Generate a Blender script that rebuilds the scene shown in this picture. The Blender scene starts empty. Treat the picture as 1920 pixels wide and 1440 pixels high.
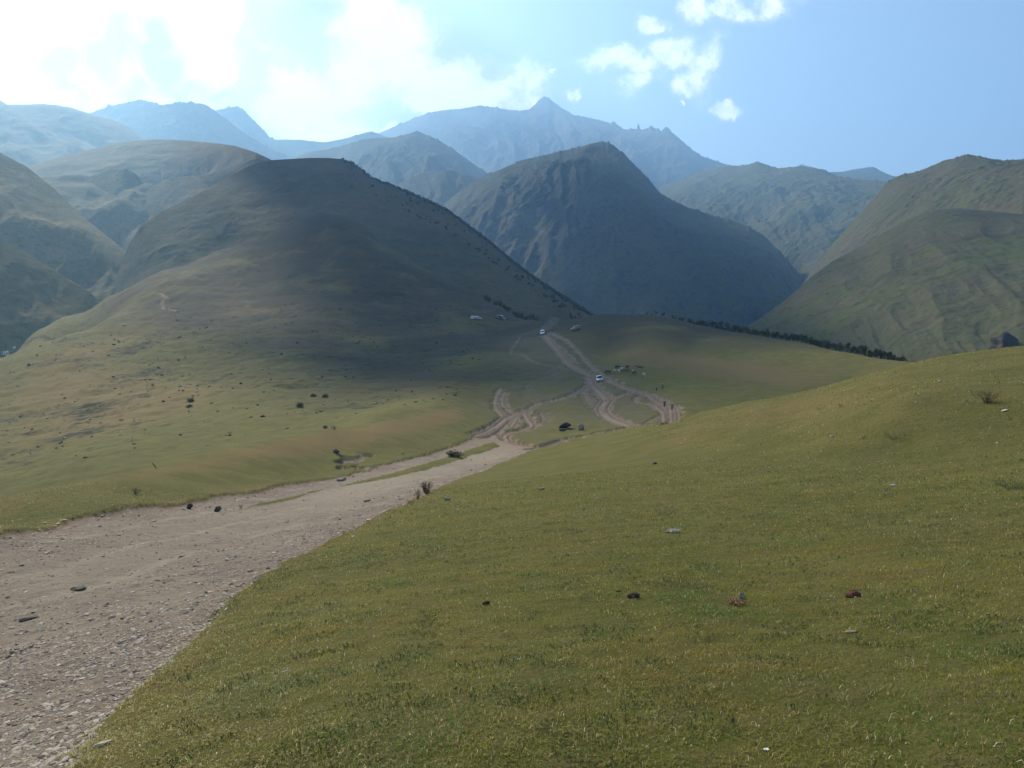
import bpy, bmesh, math, random
import numpy as np
from mathutils import Vector, Matrix
R = math.radians
PI = math.pi
SC = bpy.context.scene
C = SC.collection

# ------------------------------------------------------------------ camera
F = 1387.0            # focal length in pixels of the 1920 px wide photograph
PITCH = R(2.9)        # camera looks slightly down; the eye is the origin, +Y is forward
cam_d = bpy.data.cameras.new("camera")
cam_d.sensor_width = 36.0
cam_d.lens = 36.0 * F / 1920.0
cam_d.clip_start = 0.1
cam_d.clip_end = 60000.0
cam = bpy.data.objects.new("camera", cam_d)
C.objects.link(cam)
cam.location = (0, 0, 0)
cam.rotation_euler = (PI / 2 - PITCH, 0, 0)
SC.camera = cam

# ------------------------------------------------------------------ sun, exposure, render settings
SUN_AZ, SUN_EL = R(-34), R(34)          # azimuth from +Y, negative = left
SUN = Vector((math.sin(SUN_AZ) * math.cos(SUN_EL), math.cos(SUN_AZ) * math.cos(SUN_EL), math.sin(SUN_EL)))
sl = bpy.data.lights.new("sun", 'SUN')
sl.energy = 5.0
sl.angle = R(0.53)
sl.color = (1.0, 0.87, 0.60)
so = bpy.data.objects.new("sun", sl)
so.rotation_euler = SUN.to_track_quat('Z', 'Y').to_euler()
C.objects.link(so)
vs = SC.view_settings
SC.display_settings.display_device = 'sRGB'
vs.view_transform = 'Standard'
vs.look = 'None'
vs.exposure = 0.86
vs.gamma = 1.0
cy = SC.cycles
cy.use_denoising = True
cy.max_bounces = 6
cy.diffuse_bounces = 2
cy.glossy_bounces = 2
cy.transmission_bounces = 2
cy.transparent_max_bounces = 6
cy.volume_bounces = 2
cy.sample_clamp_indirect = 4.0
cy.caustics_reflective = False
cy.caustics_refractive = False

# ------------------------------------------------------------------ sky with clouds
def px_dir(u, v):
    dx, dy = (u - 960) / F, (720 - v) / F
    return (dx, math.cos(PITCH) + math.sin(PITCH) * dy, math.cos(PITCH) * dy - math.sin(PITCH))
def px_tan(u, v):
    x, y, z = px_dir(u, v)
    return x / y, z / y

class NT:
    def __init__(s, tree):
        s.t = tree
    def n(s, typ, **kw):
        nd = s.t.nodes.new(typ)
        for k, v in kw.items():
            if k.startswith('i_'):
                nd.inputs[k[2:].replace('_', ' ')].default_value = v
            else:
                setattr(nd, k, v)
        return nd
    def l(s, a, b):
        s.t.links.new(a, b)
    def math(s, op, a, b=None, c=None, clamp=False):
        nd = s.t.nodes.new('ShaderNodeMath'); nd.operation = op; nd.use_clamp = clamp
        for i, x in enumerate((a, b, c)):
            if x is None: continue
            if hasattr(x, 'is_linked'): s.t.links.new(x, nd.inputs[i])
            else: nd.inputs[i].default_value = x
        return nd.outputs[0]
    def mix(s, f, a, b, mode='MIX'):
        nd = s.t.nodes.new('ShaderNodeMix'); nd.data_type = 'RGBA'; nd.blend_type = mode
        for sock, x in ((nd.inputs[0], f), (nd.inputs[6], a), (nd.inputs[7], b)):
            if hasattr(x, 'is_linked'): s.t.links.new(x, sock)
            elif isinstance(x, tuple): sock.default_value = (x[0], x[1], x[2], 1)
            else: sock.default_value = x
        return nd.outputs[2]
    def ramp(s, f, a, b, smooth=True):
        nd = s.t.nodes.new('ShaderNodeMapRange'); nd.interpolation_type = 'SMOOTHSTEP' if smooth else 'LINEAR'
        nd.clamp = True
        s.t.links.new(f, nd.inputs[0]); nd.inputs[1].default_value = a; nd.inputs[2].default_value = b
        return nd.outputs[0]
    def noise(s, vec, scale, detail=4, rough=0.55, dist=0.0, color=False):
        nd = s.t.nodes.new('ShaderNodeTexNoise')
        nd.inputs['Scale'].default_value = scale; nd.inputs['Detail'].default_value = detail
        nd.inputs['Roughness'].default_value = rough; nd.inputs['Distortion'].default_value = dist
        if vec is not None: s.t.links.new(vec, nd.inputs['Vector'])
        return nd.outputs[1 if color else 0]

world = bpy.data.worlds.new("World")
SC.world = world
world.use_nodes = True
wt = world.node_tree
wt.nodes.clear()
W = NT(wt)
out = W.n('ShaderNodeOutputWorld')
bg = W.n('ShaderNodeBackground')
W.l(bg.outputs[0], out.inputs[0])
sky = W.n('ShaderNodeTexSky')
sky.sky_type = 'NISHITA'
sky.sun_disc = False
sky.sun_elevation = SUN_EL
sky.sun_rotation = SUN_AZ
sky.altitude = 2100
sky.air_density = 1.0
sky.dust_density = 1.8
sky.ozone_density = 1.0
SKY_K = 0.10
tc = W.n('ShaderNodeTexCoord')
sep = W.n('ShaderNodeSeparateXYZ'); W.l(tc.outputs['Generated'], sep.inputs[0])
X_, Y_, Z_ = sep.outputs
ysafe = W.math('MAXIMUM', W.math('ABSOLUTE', Y_), 0.05)
gx = W.math('DIVIDE', X_, ysafe); gz = W.math('DIVIDE', Z_, ysafe)
cmb = W.n('ShaderNodeCombineXYZ'); W.l(gx, cmb.inputs[0]); W.l(gz, cmb.inputs[1]); W.l(W.math('SIGN', Y_), cmb.inputs[2])
co = cmb.outputs[0]
def distort(vec, scale, amt, detail=5):
    nc = W.noise(vec, scale, detail, 0.6, color=True)
    a = W.n('ShaderNodeVectorMath', operation='SUBTRACT'); W.l(nc, a.inputs[0]); a.inputs[1].default_value = (.5, .5, .5)
    b = W.n('ShaderNodeVectorMath', operation='MULTIPLY'); W.l(a.outputs[0], b.inputs[0]); b.inputs[1].default_value = (amt, amt, 0)
    c = W.n('ShaderNodeVectorMath', operation='ADD'); W.l(vec, c.inputs[0]); W.l(b.outputs[0], c.inputs[1])
    return c.outputs[0]
cod = distort(distort(co, 9.0, 0.10, 8), 45.0, 0.022, 4)
def blobs(vec, lst, soft=None):
    cur = None
    for (u, v, ru, rv, ang) in lst:
        tx, tz = px_tan(u, v)
        m = W.n('ShaderNodeMapping', vector_type='TEXTURE')
        W.l(vec, m.inputs[0])
        m.inputs['Location'].default_value = (tx, tz, 1)
        m.inputs['Rotation'].default_value = (0, 0, R(ang))
        m.inputs['Scale'].default_value = (ru / F, rv / F, 1)
        ln = W.n('ShaderNodeVectorMath', operation='LENGTH'); W.l(m.outputs[0], ln.inputs[0])
        e = W.math('SUBTRACT', 1.0, ln.outputs['Value'])
        cur = e if cur is None else W.math('SMOOTH_MAX', cur, e, 0.25)
    return cur
cloud_list = [
    (60, -10, 200, 150, 0), (180, 60, 270, 140, 0), (40, 90, 110, 70, 20), (330, 90, 130, 120, 0), (130, 165, 90, 55, -20),
    (330, 165, 130, 55, 0), (250, -60, 380, 90, 0), (410, 150, 50, 60, 0), (420, 20, 60, 90, 0),
    (490, 97, 20, 12, 0), (530, 150, 60, 45, 0), (575, 200, 110, 70, 0), (600, 250, 90, 40, 0),
    (660, 150, 80, 70, 30), (720, 60, 105, 90, 0), (760, 130, 90, 70, 0), (700, 10, 70, 60, 0), (850, 150, 80, 55, 0),
    (900, 180, 120, 42, 0), (980, 150, 75, 45, 0), (1000, 195, 45, 25, 0), (820, 195, 90, 28, 0), (710, 237, 22, 12, 0),
    (1225, 42, 24, 24, 40), (1180, 130, 85, 32, -5), (1255, 105, 60, 38, 25), (1180, 165, 50, 26, 30), (1325, 120, 34, 52, -8),
    (1300, 150, 50, 22, 10), (1310, 8, 38, 30, 30), (1370, 10, 45, 30, 0), (1448, 8, 42, 32, 0), (1366, 187, 20, 13, 10),
    (1275, 187, 8, 6, 0), (1080, 200, 10, 18, 0), (1050, 131, 14, 6, 0),
]
hole_list = [(500, 60, 60, 75, 15), (570, 110, 60, 40, 0), (450, 170, 26, 46, 0), (935, 128, 36, 20, 0), (900, 50, 60, 40, 0)]
field = blobs(cod, cloud_list)
holes = blobs(cod, hole_list)
fine = W.noise(co, 13.0, 10, 0.74, 0.3)
mid = W.noise(co, 5.0, 5, 0.6)
fine2 = W.noise(distort(co, 5.0, 0.2), 9.0, 7, 0.6)
holes_w = W.math('MULTIPLY', W.math('MAXIMUM', W.math('ADD', holes, W.math('MULTIPLY', W.math('SUBTRACT', fine, 0.5), 1.0)), 0.0), 1.1)
d0 = W.math('ADD', field, W.math('MULTIPLY', W.math('SUBTRACT', fine, 0.5), 1.9))
d1 = W.math('SUBTRACT', d0, holes_w)
# elsewhere in the sky (behind, above the picture): scattered cumulus from noise
gen = W.noise(tc.outputs['Generated'], 2.6, 8, 0.6)
up = W.ramp(gz, 0.62, 0.9)
behind = W.math('LESS_THAN', Y_, 0.02)
elsewhere = W.math('MAXIMUM', up, behind, clamp=True)
gmask = W.math('MULTIPLY', W.ramp(gen, 0.58, 0.72), elsewhere)
cmask = W.math('MULTIPLY', W.ramp(d1, -0.18, 0.62), W.math('SUBTRACT', 1.0, behind))
wisp = W.math('MULTIPLY', W.ramp(W.math('ADD', d0, W.math('MULTIPLY', mid, .5)), -0.2, 0.7), 0.30)
wisp = W.math('MULTIPLY', wisp, W.math('SUBTRACT', 1.0, behind))
mask = W.math('MAXIMUM', W.math('MAXIMUM', cmask, gmask), wisp, clamp=True)
grey_list = [(95, 140, 60, 40, -15), (225, 60, 55, 48, 0), (130, 180, 60, 22, -20), (310, 60, 40, 60, -20), (330, 130, 50, 48, -30), (180, 110, 60, 50, 20),
             (350, 175, 60, 22, 0), (235, 165, 45, 25, 0), (300, 20, 40, 22, 0), (400, 190, 45, 16, 0)]
grey = W.ramp(W.math('ADD', blobs(distort(co, 6.0, 0.17, 8), grey_list), W.math('MULTIPLY', W.math('SUBTRACT', fine2, .5), 2.2)), -0.35, 0.75)
grey = W.math('MULTIPLY', grey, 0.97)
soft = W.math('MULTIPLY', W.ramp(W.noise(distort(co, 6, .1), 9.0, 6, 0.6), 0.5, 0.75), 0.14)
tex = W.ramp(W.noise(distort(co, 14.0, .05, 4), 16.0, 8, 0.7), 0.36, 0.60)
bright = W.mix(tex, (0.50, 0.56, 0.64), (1.25, 1.18, 1.08))
nears = W.ramp(gx, 0.10, -0.12)
bright = W.mix(nears, bright, (1.2, 1.14, 1.06))
ccol = W.mix(W.math('MAXIMUM', grey, W.math('MULTIPLY', soft, nears)), bright, (0.50, 0.30, 0.12))
# bright aureole of the sun behind the clouds
dotn = W.n('ShaderNodeVectorMath', operation='DOT_PRODUCT'); W.l(tc.outputs['Generated'], dotn.inputs[0]); dotn.inputs[1].default_value = SUN
aur = W.math('POWER', W.math('MAXIMUM', dotn.outputs['Value'], 0.0), 7.0)
skyc = W.n('ShaderNodeVectorMath', operation='SCALE'); W.l(sky.outputs[0], skyc.inputs[0]); skyc.inputs['Scale'].default_value = SKY_K
aurc = W.n('ShaderNodeVectorMath', operation='SCALE'); aurc.inputs[0].default_value = (0.14, 0.17, 0.18); W.l(aur, aurc.inputs['Scale'])
skya = W.n('ShaderNodeVectorMath', operation='ADD'); skg = W.n('ShaderNodeVectorMath', operation='MULTIPLY'); W.l(skyc.outputs[0], skg.inputs[0]); skg.inputs[1].default_value = (1.30, 1.10, 0.92); W.l(skg.outputs[0], skya.inputs[0]); W.l(aurc.outputs[0], skya.inputs[1])
ccol = W.mix(elsewhere, ccol, (0.55, 0.56, 0.58))
final = W.mix(mask, skya.outputs[0], ccol)
W.l(final, bg.inputs[0])
bg.inputs[1].default_value = 1.0
world.cycles.sampling_method = 'MANUAL'
world.cycles.sample_map_resolution = 512

# ------------------------------------------------------------------ helpers
def tag(o, label=None, cat=None, group=None, kind=None):
    if label: o['label'] = label
    if cat: o['category'] = cat
    if group: o['group'] = group
    if kind: o['kind'] = kind
    return o

def np_mesh(name, verts, faces, mat=None, smooth=True, attrs=None, colors=None):
    """verts (n,3), faces (m,k) with a fixed k"""
    me = bpy.data.meshes.new(name)
    n, m, k = len(verts), len(faces), faces.shape[1]
    me.vertices.add(n); me.vertices.foreach_set('co', np.ascontiguousarray(verts, dtype=np.float32).ravel())
    me.loops.add(m * k); me.loops.foreach_set('vertex_index', np.ascontiguousarray(faces, dtype=np.int32).ravel())
    me.polygons.add(m)
    me.polygons.foreach_set('loop_start', np.arange(0, m * k, k, dtype=np.int32))
    me.polygons.foreach_set('use_smooth', np.full(m, smooth, dtype=bool))
    me.update(calc_edges=True)
    for kx, a in (attrs or {}).items():
        at = me.attributes.new(kx, 'FLOAT', 'POINT'); at.data.foreach_set('value', np.ascontiguousarray(a, dtype=np.float32))
    for kx, a in (colors or {}).items():
        at = me.attributes.new(kx, 'FLOAT_COLOR', 'POINT')
        c4 = np.ones((n, 4), np.float32); c4[:, :3] = a
        at.data.foreach_set('color', c4.ravel())
    if mat: me.materials.append(mat)
    return me

def link(name, me, parent=None, loc=None, rot=None, scale=None):
    o = bpy.data.objects.new(name, me); C.objects.link(o)
    if parent: o.parent = parent
    if loc is not None: o.location = loc
    if rot is not None: o.rotation_euler = rot
    if scale is not None: o.scale = scale
    return o

def empty(name, loc=(0, 0, 0), rot=(0, 0, 0)):
    return link(name, None, None, loc, rot)

def hash2(ix, iy, seed):
    h = (ix.astype(np.int64) * 374761393 + iy.astype(np.int64) * 668265263 + seed * 1442695041) & 0xFFFFFFFF
    h = ((h ^ (h >> 13)) * 1274126177) & 0xFFFFFFFF
    h = h ^ (h >> 16)
    return (h & 0xFFFFFF).astype(np.float64) / float(0xFFFFFF)

def gnoise(x, y, seed=0):
    x = np.asarray(x, float); y = np.asarray(y, float)
    xi = np.floor(x); yi = np.floor(y); fx = x - xi; fy = y - yi
    ux = fx * fx * fx * (fx * (fx * 6 - 15) + 10); uy = fy * fy * fy * (fy * (fy * 6 - 15) + 10)
    def g(ix, iy, dx, dy):
        a = hash2(ix, iy, seed) * 2 * PI
        return np.cos(a) * dx + np.sin(a) * dy
    n00 = g(xi, yi, fx, fy); n10 = g(xi + 1, yi, fx - 1, fy)
    n01 = g(xi, yi + 1, fx, fy - 1); n11 = g(xi + 1, yi + 1, fx - 1, fy - 1)
    return 1.41 * ((n00 * (1 - ux) + n10 * ux) * (1 - uy) + (n01 * (1 - ux) + n11 * ux) * uy)

def fbm(x, y, octv=4, seed=0, gain=0.5, ridged=False):
    s = 0; a = 1.0; t = 0
    for i in range(octv):
        n = gnoise(x * 2 ** i + 17.3 * i, y * 2 ** i - 9.1 * i, seed + i)
        if ridged: n = 1 - 2 * np.abs(n)
        s = s + a * n; t += a; a *= gain
    return s / t

def sstep(x, a, b):
    t = np.clip((x - a) / (b - a), 0, 1)
    return t * t * (3 - 2 * t)

# ------------------------------------------------------------------ near terrain height function
def pr(u, v, r):
    """point at horizontal range r seen at photo pixel (u,v)"""
    x, y, z = px_dir(u, v); h = math.hypot(x, y)
    return (x / h * r, y / h * r, z / h * r)
def pz(u, v, z0):
    x, y, z = px_dir(u, v); k = z0 / z
    return (x * k, y * k, z0)
def pa(u, r, z0):
    x, y, z = px_dir(u, 650); h = math.hypot(x, y)
    return (x / h * r, y / h * r, z0)

P = []
for u, v, z in [(600,1440,-1.8),(960,1440,-1.7),(1400,1440,-1.62),(1920,1440,-1.5),
                (700,1200,-2.4),(1000,1200,-2.2),(1400,1200,-2.0),(1920,1200,-1.75),
                (620,1030,-4.5),(900,1000,-3.9),(1200,1000,-3.3),(1500,1000,-2.9),(1920,1000,-2.3),
                (860,905,-9.0),(1000,900,-7.2),(1200,900,-5.4),(1500,900,-4.2),(1920,900,-3.1),
                (1000,862,-11.3),(1150,860,-8.4),(1300,832,-6.9),(1500,830,-5.2),(1920,800,-3.3),(1700,830,-4.2),
                (0,1440,-2.7),(200,1440,-2.2),(0,1200,-4.2),(300,1200,-3.4),(0,1000,-6.9),(300,1000,-6.2),
                (500,950,-8.0),(700,900,-10.2),(450,1120,-3.6),(-300,1440,-3.2),(-300,1200,-5.0),(-300,1010,-7.6),
                (2300,1440,-1.4),(2300,1200,-1.6),(2300,1000,-2.0),(2300,850,-2.4)]:
    P.append(pz(u, v, z))
for u, v, r in [
    # lawn crest and the slope below it
    (1040,838,88),(1150,813,92),(1280,785,95),(1400,757,94),(1500,738,92),(1600,712,90),(1700,687,90),(1800,669,92),(1920,658,96),(2300,635,105),
    (1500,770,64),(1700,722,60),(1920,700,60),(1700,762,42),(1920,745,42),(1400,792,60),(1600,750,56),
    # mid hill beyond
    (1280,772,158),(1400,750,176),(1500,731,195),(1600,706,220),
    (1800,704,235),(1700,684,262),(1600,661,292),(1500,641,322),(1400,625,348),(1320,612,362),(1260,599,374),(1200,593,386),(1150,594,394),(1120,597,405),(1050,606,425),(1000,603,445),
    (1300,650,300),(1300,700,228),(1500,690,242),(1150,650,300),(1150,700,232),(1237,733,198),(1250,765,166),(1400,665,275),
    (1125,716,222),(1017,627,352),(1060,804,145),(1100,830,116),(1010,838,112),(900,862,88),(950,780,166),(1200,800,141),(1060,760,178),(1060,680,262),
    (900,750,190),(900,700,242),(900,650,330),(884,600,432),(800,720,222),(800,660,320),(800,600,425),
    (700,700,262),(700,640,362),(700,600,425),(700,550,492),(700,500,560),
    (600,740,212),(600,700,264),(600,640,354),(600,580,444),(600,500,572),(600,450,640),
    (500,690,285),(500,620,396),(500,560,500),(500,500,600),(800,560,500),(900,590,455),(950,610,425),
    # front crest
    (940,576,486),(880,549,522),(820,520,562),(760,482,612),(700,437,662),(665,415,690),(640,404,712),(600,400,735),(560,409,745),
    (480,445,745),(400,480,732),(300,520,702),(200,560,662),(120,597,640),(60,630,605),(20,674,540),(-40,708,520),
    (0,684,428),(60,656,448),(130,628,468),(200,602,482),(290,572,504),(330,546,532),(-150,745,400),(-400,830,380),
    # left hillside
    (0,920,150),(0,860,195),(0,800,262),(0,740,345),(200,862,150),(200,800,214),(200,740,285),(200,690,345),(200,640,420),
    (400,805,170),(400,760,215),(400,700,300),(400,620,410),(400,560,508),(-300,900,170),(-300,840,300),
    (300,850,148),(100,890,150),(500,780,175),(600,790,155),(700,762,175),
    # grassy bank beside the road
    (0,936,42),(100,915,46),(200,893,52),(300,867,62),(400,845,73),(500,823,86),(600,800,105),(700,779,126),(820,757,155),(-300,990,38),
    (0,987,30),(300,928,44),(600,885,70),(640,835,90),(800,820,112),(450,900,55),
    ]:
    P.append(pr(u, v, r))
for u, r, z in [(0,62,-17),(0,95,-26),(300,92,-18.5),(150,95,-23),(600,128,-15.8),(450,105,-16),(-300,70,-19),(-300,110,-28),
                (1280,125,-14.5),(1400,130,-13.5),(1500,135,-13),(1600,140,-12.5),(1700,140,-12),(1920,140,-11),(2300,150,-11),(1920,200,-20),(2300,240,-30),(1800,300,-30),
                (1150,480,-15),(1300,470,-22),(1500,440,-30),(1700,380,-38),(1920,320,-45),(1050,520,-5),(1150,650,-60),(1400,650,-80),(1700,600,-90),(2200,500,-80),
                (980,580,0),(900,700,20),(800,760,55),(700,820,80),(600,880,100),(480,880,75),(350,850,30),(200,790,0),(60,740,-20),
                (0,700,-50),(130,545,-3),(200,560,18),(-200,560,-90),(0,800,-90),(-400,700,-110),(1400,1000,-120),(1000,1000,-60),(600,1000,80),(2400,900,-110),(-600,1000,-120)]:
    P.append(pa(u, r, z))
for a in range(0, 360, 45):
    P.append((0.01 * math.sin(R(a)), 0.01 * math.cos(R(a)), -1.6))
for a in (75, 110, 145, 180, 215, 250, 285):
    s_, c_ = math.sin(R(a)), math.cos(R(a))
    side = s_          # + right, - left
    for r in (6, 30, 120, 500):
        z = -1.6 + side * 0.07 * min(r, 60) + (0.02 * r if c_ < 0 else 0)
        P.append((s_ * r, c_ * r, z))
P = np.array(P)
R0 = 4.0
def warp(x, y):
    r = np.hypot(x, y) + 1e-9
    k = np.log1p(r / R0) / r
    return x * k, y * k
def tps(d2):
    return 0.5 * d2 * np.log(d2 + 1e-12)
pxw, pyw = warp(P[:, 0], P[:, 1])
qv = P[:, 2] / (np.hypot(P[:, 0], P[:, 1]) + R0)
n = len(P)
K = tps((pxw[:, None] - pxw[None]) ** 2 + (pyw[:, None] - pyw[None]) ** 2) + np.eye(n) * 2e-4
A = np.zeros((n + 3, n + 3)); A[:n, :n] = K
A[:n, n] = 1; A[:n, n + 1] = pxw; A[:n, n + 2] = pyw; A[n:, :n] = A[:n, n:].T
sol = np.linalg.solve(A, np.concatenate([qv, [0, 0, 0]]))
GN_, GL = 620, 5.75
gax = np.linspace(-GL, GL, GN_)
gX, gY = np.meshgrid(gax, gax, indexing='ij')
gq = np.empty(GN_ * GN_)
fx_, fy_ = gX.ravel(), gY.ravel()
for i in range(0, len(fx_), 40000):
    a, b = fx_[i:i + 40000], fy_[i:i + 40000]
    gq[i:i + 40000] = tps((a[:, None] - pxw) ** 2 + (b[:, None] - pyw) ** 2) @ sol[:n] + sol[n] + sol[n + 1] * a + sol[n + 2] * b
gq = gq.reshape(GN_, GN_)
def cubw(t):
    return (-.5 * t + t * t - .5 * t ** 3, 1 - 2.5 * t * t + 1.5 * t ** 3, .5 * t + 2 * t * t - 1.5 * t ** 3, -.5 * t * t + .5 * t ** 3)
def base_h(x, y):
    wx, wy = warp(x, y)
    a = np.clip((wx + GL) / (2 * GL) * (GN_ - 1), 1, GN_ - 3.001); b = np.clip((wy + GL) / (2 * GL) * (GN_ - 1), 1, GN_ - 3.001)
    ia = a.astype(int); ib = b.astype(int); wa = cubw(a - ia); wb = cubw(b - ib)
    q = 0
    for i in range(4):
        for j in range(4):
            q = q + wa[i] * wb[j] * gq[ia + i - 1, ib + j - 1]
    return q * (np.hypot(x, y) + R0)
def rough_h(x, y):
    r = np.hypot(x, y)
    h = 0.032 * fbm(x * 1.7, y * 1.7, 3, 3) * sstep(r, 0, 3)
    h = h + 0.10 * fbm(x / 4.0, y / 4.0, 3, 11) * sstep(r, 2, 14)
    h = h + 0.35 * fbm(x / 16.0, y / 16.0, 3, 21) * sstep(r, 25, 90)
    far = sstep(r, 150, 330)
    h = h + 2.0 * fbm(x / 60.0, y / 60.0, 4, 31) * far
    # sheep-trodden terraces and hummocks on the big hillside
    left = sstep(-x, -60, 60) * sstep(r, 130, 260)
    h = h + 1.0 * fbm(x / 26.0, y / 9.0, 3, 41, ridged=True) * left
    h = h + 0.5 * fbm(x / 5.0, y / 5.0, 2, 47) * left
    return h
def smooth_h(x, y):
    x = np.asarray(x, float); y = np.asarray(y, float)
    return base_h(x, y) + rough_h(x, y)
def raycast(u, v, hf=None, rmin=1.5, rmax=900):
    """first hit of the view ray of photo pixel (u,v) with the near terrain"""
    hf = hf or smooth_h
    x, y, z = px_dir(u, v); h = math.hypot(x, y)
    rr = np.exp(np.linspace(math.log(rmin), math.log(rmax), 2400))
    zz = hf(x / h * rr, y / h * rr)
    below = zz >= z / h * rr
    if not below.any(): 
        i = int(np.argmin(z / h * rr - zz + 0 * rr)) if True else 0
        r = rr[i]
    else:
        i = int(np.argmax(below)); i = max(i, 1)
        f0 = z / h * rr[i - 1] - zz[i - 1]; f1 = z / h * rr[i] - zz[i]
        t = f0 / (f0 - f1) if f0 != f1 else 0
        r = rr[i - 1] + t * (rr[i] - rr[i - 1])
    return x / h * r, y / h * r

# ------------------------------------------------------------------ road and track layout (world metres)
def cast_line(pts):
    return np.array([raycast(u, v) for u, v in pts])
def densify(pts, k=6):
    pts = np.array(pts, float); o = []
    m = len(pts)
    for i in range(m - 1):
        p0 = pts[max(i - 1, 0)]; p1 = pts[i]; p2 = pts[i + 1]; p3 = pts[min(i + 2, m - 1)]
        for t in np.linspace(0, 1, k, endpoint=False):
            o.append(0.5 * ((2 * p1) + (-p0 + p2) * t + (2 * p0 - 5 * p1 + 4 * p2 - p3) * t * t + (-p0 + 3 * p1 - 3 * p2 + p3) * t ** 3))
    o.append(pts[-1])
    return np.array(o)
def dist_poly(x, y, L):
    d = np.full(x.shape, 1e9)
    for i in range(len(L) - 1):
        ax, ay = L[i]; bx, by = L[i + 1]; ex, ey = bx - ax, by - ay
        t = np.clip(((x - ax) * ex + (y - ay) * ey) / (ex * ex + ey * ey + 1e-9), 0, 1)
        d = np.minimum(d, np.hypot(x - ax - t * ex, y - ay - t * ey))
    return d
def in_poly(x, y, L):
    c = np.zeros(x.shape, bool); m = len(L)
    for i in range(m):
        ax, ay = L[i]; bx, by = L[(i + 1) % m]
        cond = (ay > y) != (by > y)
        with np.errstate(divide='ignore', invalid='ignore'):
            xi = (bx - ax) * (y - ay) / (by - ay + 1e-12) + ax
        c ^= cond & (x < xi)
    return c
def sdf(x, y, L):
    d = dist_poly(x, y, np.vstack([L, L[:1]]))
    return np.where(in_poly(x, y, L), d, -d)      # positive inside

road_up = [(-420,1075),(-200,1030),(0,998),(130,971),(240,950),(400,929),(500,913),(600,898),(680,881),(760,861),(840,838),(895,816),(930,800),(948,806),(960,822),(985,832),(1008,836)]
road_dn = [(1012,840),(985,849),(940,866),(870,893),(820,915),(758,944),(694,971),(636,1000),(540,1046),(455,1100),(400,1142),(345,1200),(288,1250),(240,1292),(172,1350),(105,1440),(0,1640),(-500,1640)]
ROAD = np.vstack([cast_line(road_up), cast_line(road_dn)])
MEDIAN = cast_line([(440,948),(520,930),(600,913),(700,892),(800,864),(870,843),(925,826),(938,834),(920,842),(880,853),(780,882),(700,898),(620,909),(520,937)])
TR = []   # (polyline, half width m, strength, ruts)
def track(pts, w, s=1.0, ruts=True):
    TR.append((densify(cast_line(pts), 5), w * 0.78, s, ruts))
track([(1017,626),(1026,634),(1040,650),(1058,672),(1072,686),(1092,696),(1112,706),(1130,710),(1150,716),(1176,728),(1200,735),(1225,744),(1246,758),(1262,770),(1274,784)], 2.6, 1)
track([(1030,622),(1050,632),(1066,641),(1080,655),(1092,668),(1106,684),(1122,697),(1138,706)], 2.4, .6)
track([(1052,650),(1070,668),(1083,680)], 1.2, .8)
track([(1104,706),(1112,722),(1124,734),(1138,748),(1130,762),(1134,774),(1152,786),(1180,796),(1196,796)], 3.2, .95)
track([(1110,712),(1100,735),(1112,758),(1128,772)], 3.0, .5)
track([(1000,838),(1050,826),(1100,815),(1150,806),(1196,796)], 1.7, 1)
track([(1138,749),(1160,742),(1180,735),(1192,734)], 2.0, .9)
track([(1104,722),(1070,741),(1040,749),(1012,756),(992,766),(984,772),(990,784),(998,795),(985,803),(965,808),(948,813),(955,824),(975,830),(1002,836)], 1.9, 1)
track([(1010,756),(984,740),(1000,715),(1040,700),(1060,690)], 1.8, .35)
track([(940,728),(930,748),(930,762),(940,775),(950,784)], 2.0, .7)
track([(948,734),(942,752),(952,768),(968,780),(958,800)], 1.6, .7)
track([(984,768),(966,776),(950,784),(936,796),(915,808),(895,815)], 2.6, 1)
track([(975,632),(962,650),(958,663),(978,664),(1000,677),(1030,685),(1062,690)], 1.8, .5)
track([(985,634),(978,650),(965,662)], 1.2, .35)
track([(1192,752),(1214,756),(1232,762),(1243,772),(1245,784),(1237,792)], 1.7, .9)
track([(1222,744),(1250,764),(1258,778),(1262,790)], 1.7, .9)
track([(1205,738),(1192,748),(1200,756)], 1.3, .7)
track([(1196,796),(1225,786),(1240,776)], 1.3, .5)
track([(1010,770),(1020,780),(1018,792),(1012,800)], 1.2, .5)
track([(1026,772),(1034,784),(1026,796)], 1.0, .45)
track([(690,852),(664,858),(662,868),(680,880)], 0.8, .7, False)
track([(650,858),(641,868),(648,882)], 0.8, .75, False)
track([(296,548),(312,556),(304,566),(308,578),(330,582)], 2.2, .55, False)
track([(860,652),(900,645),(940,636),(990,628)], 1.2, .25)

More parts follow.
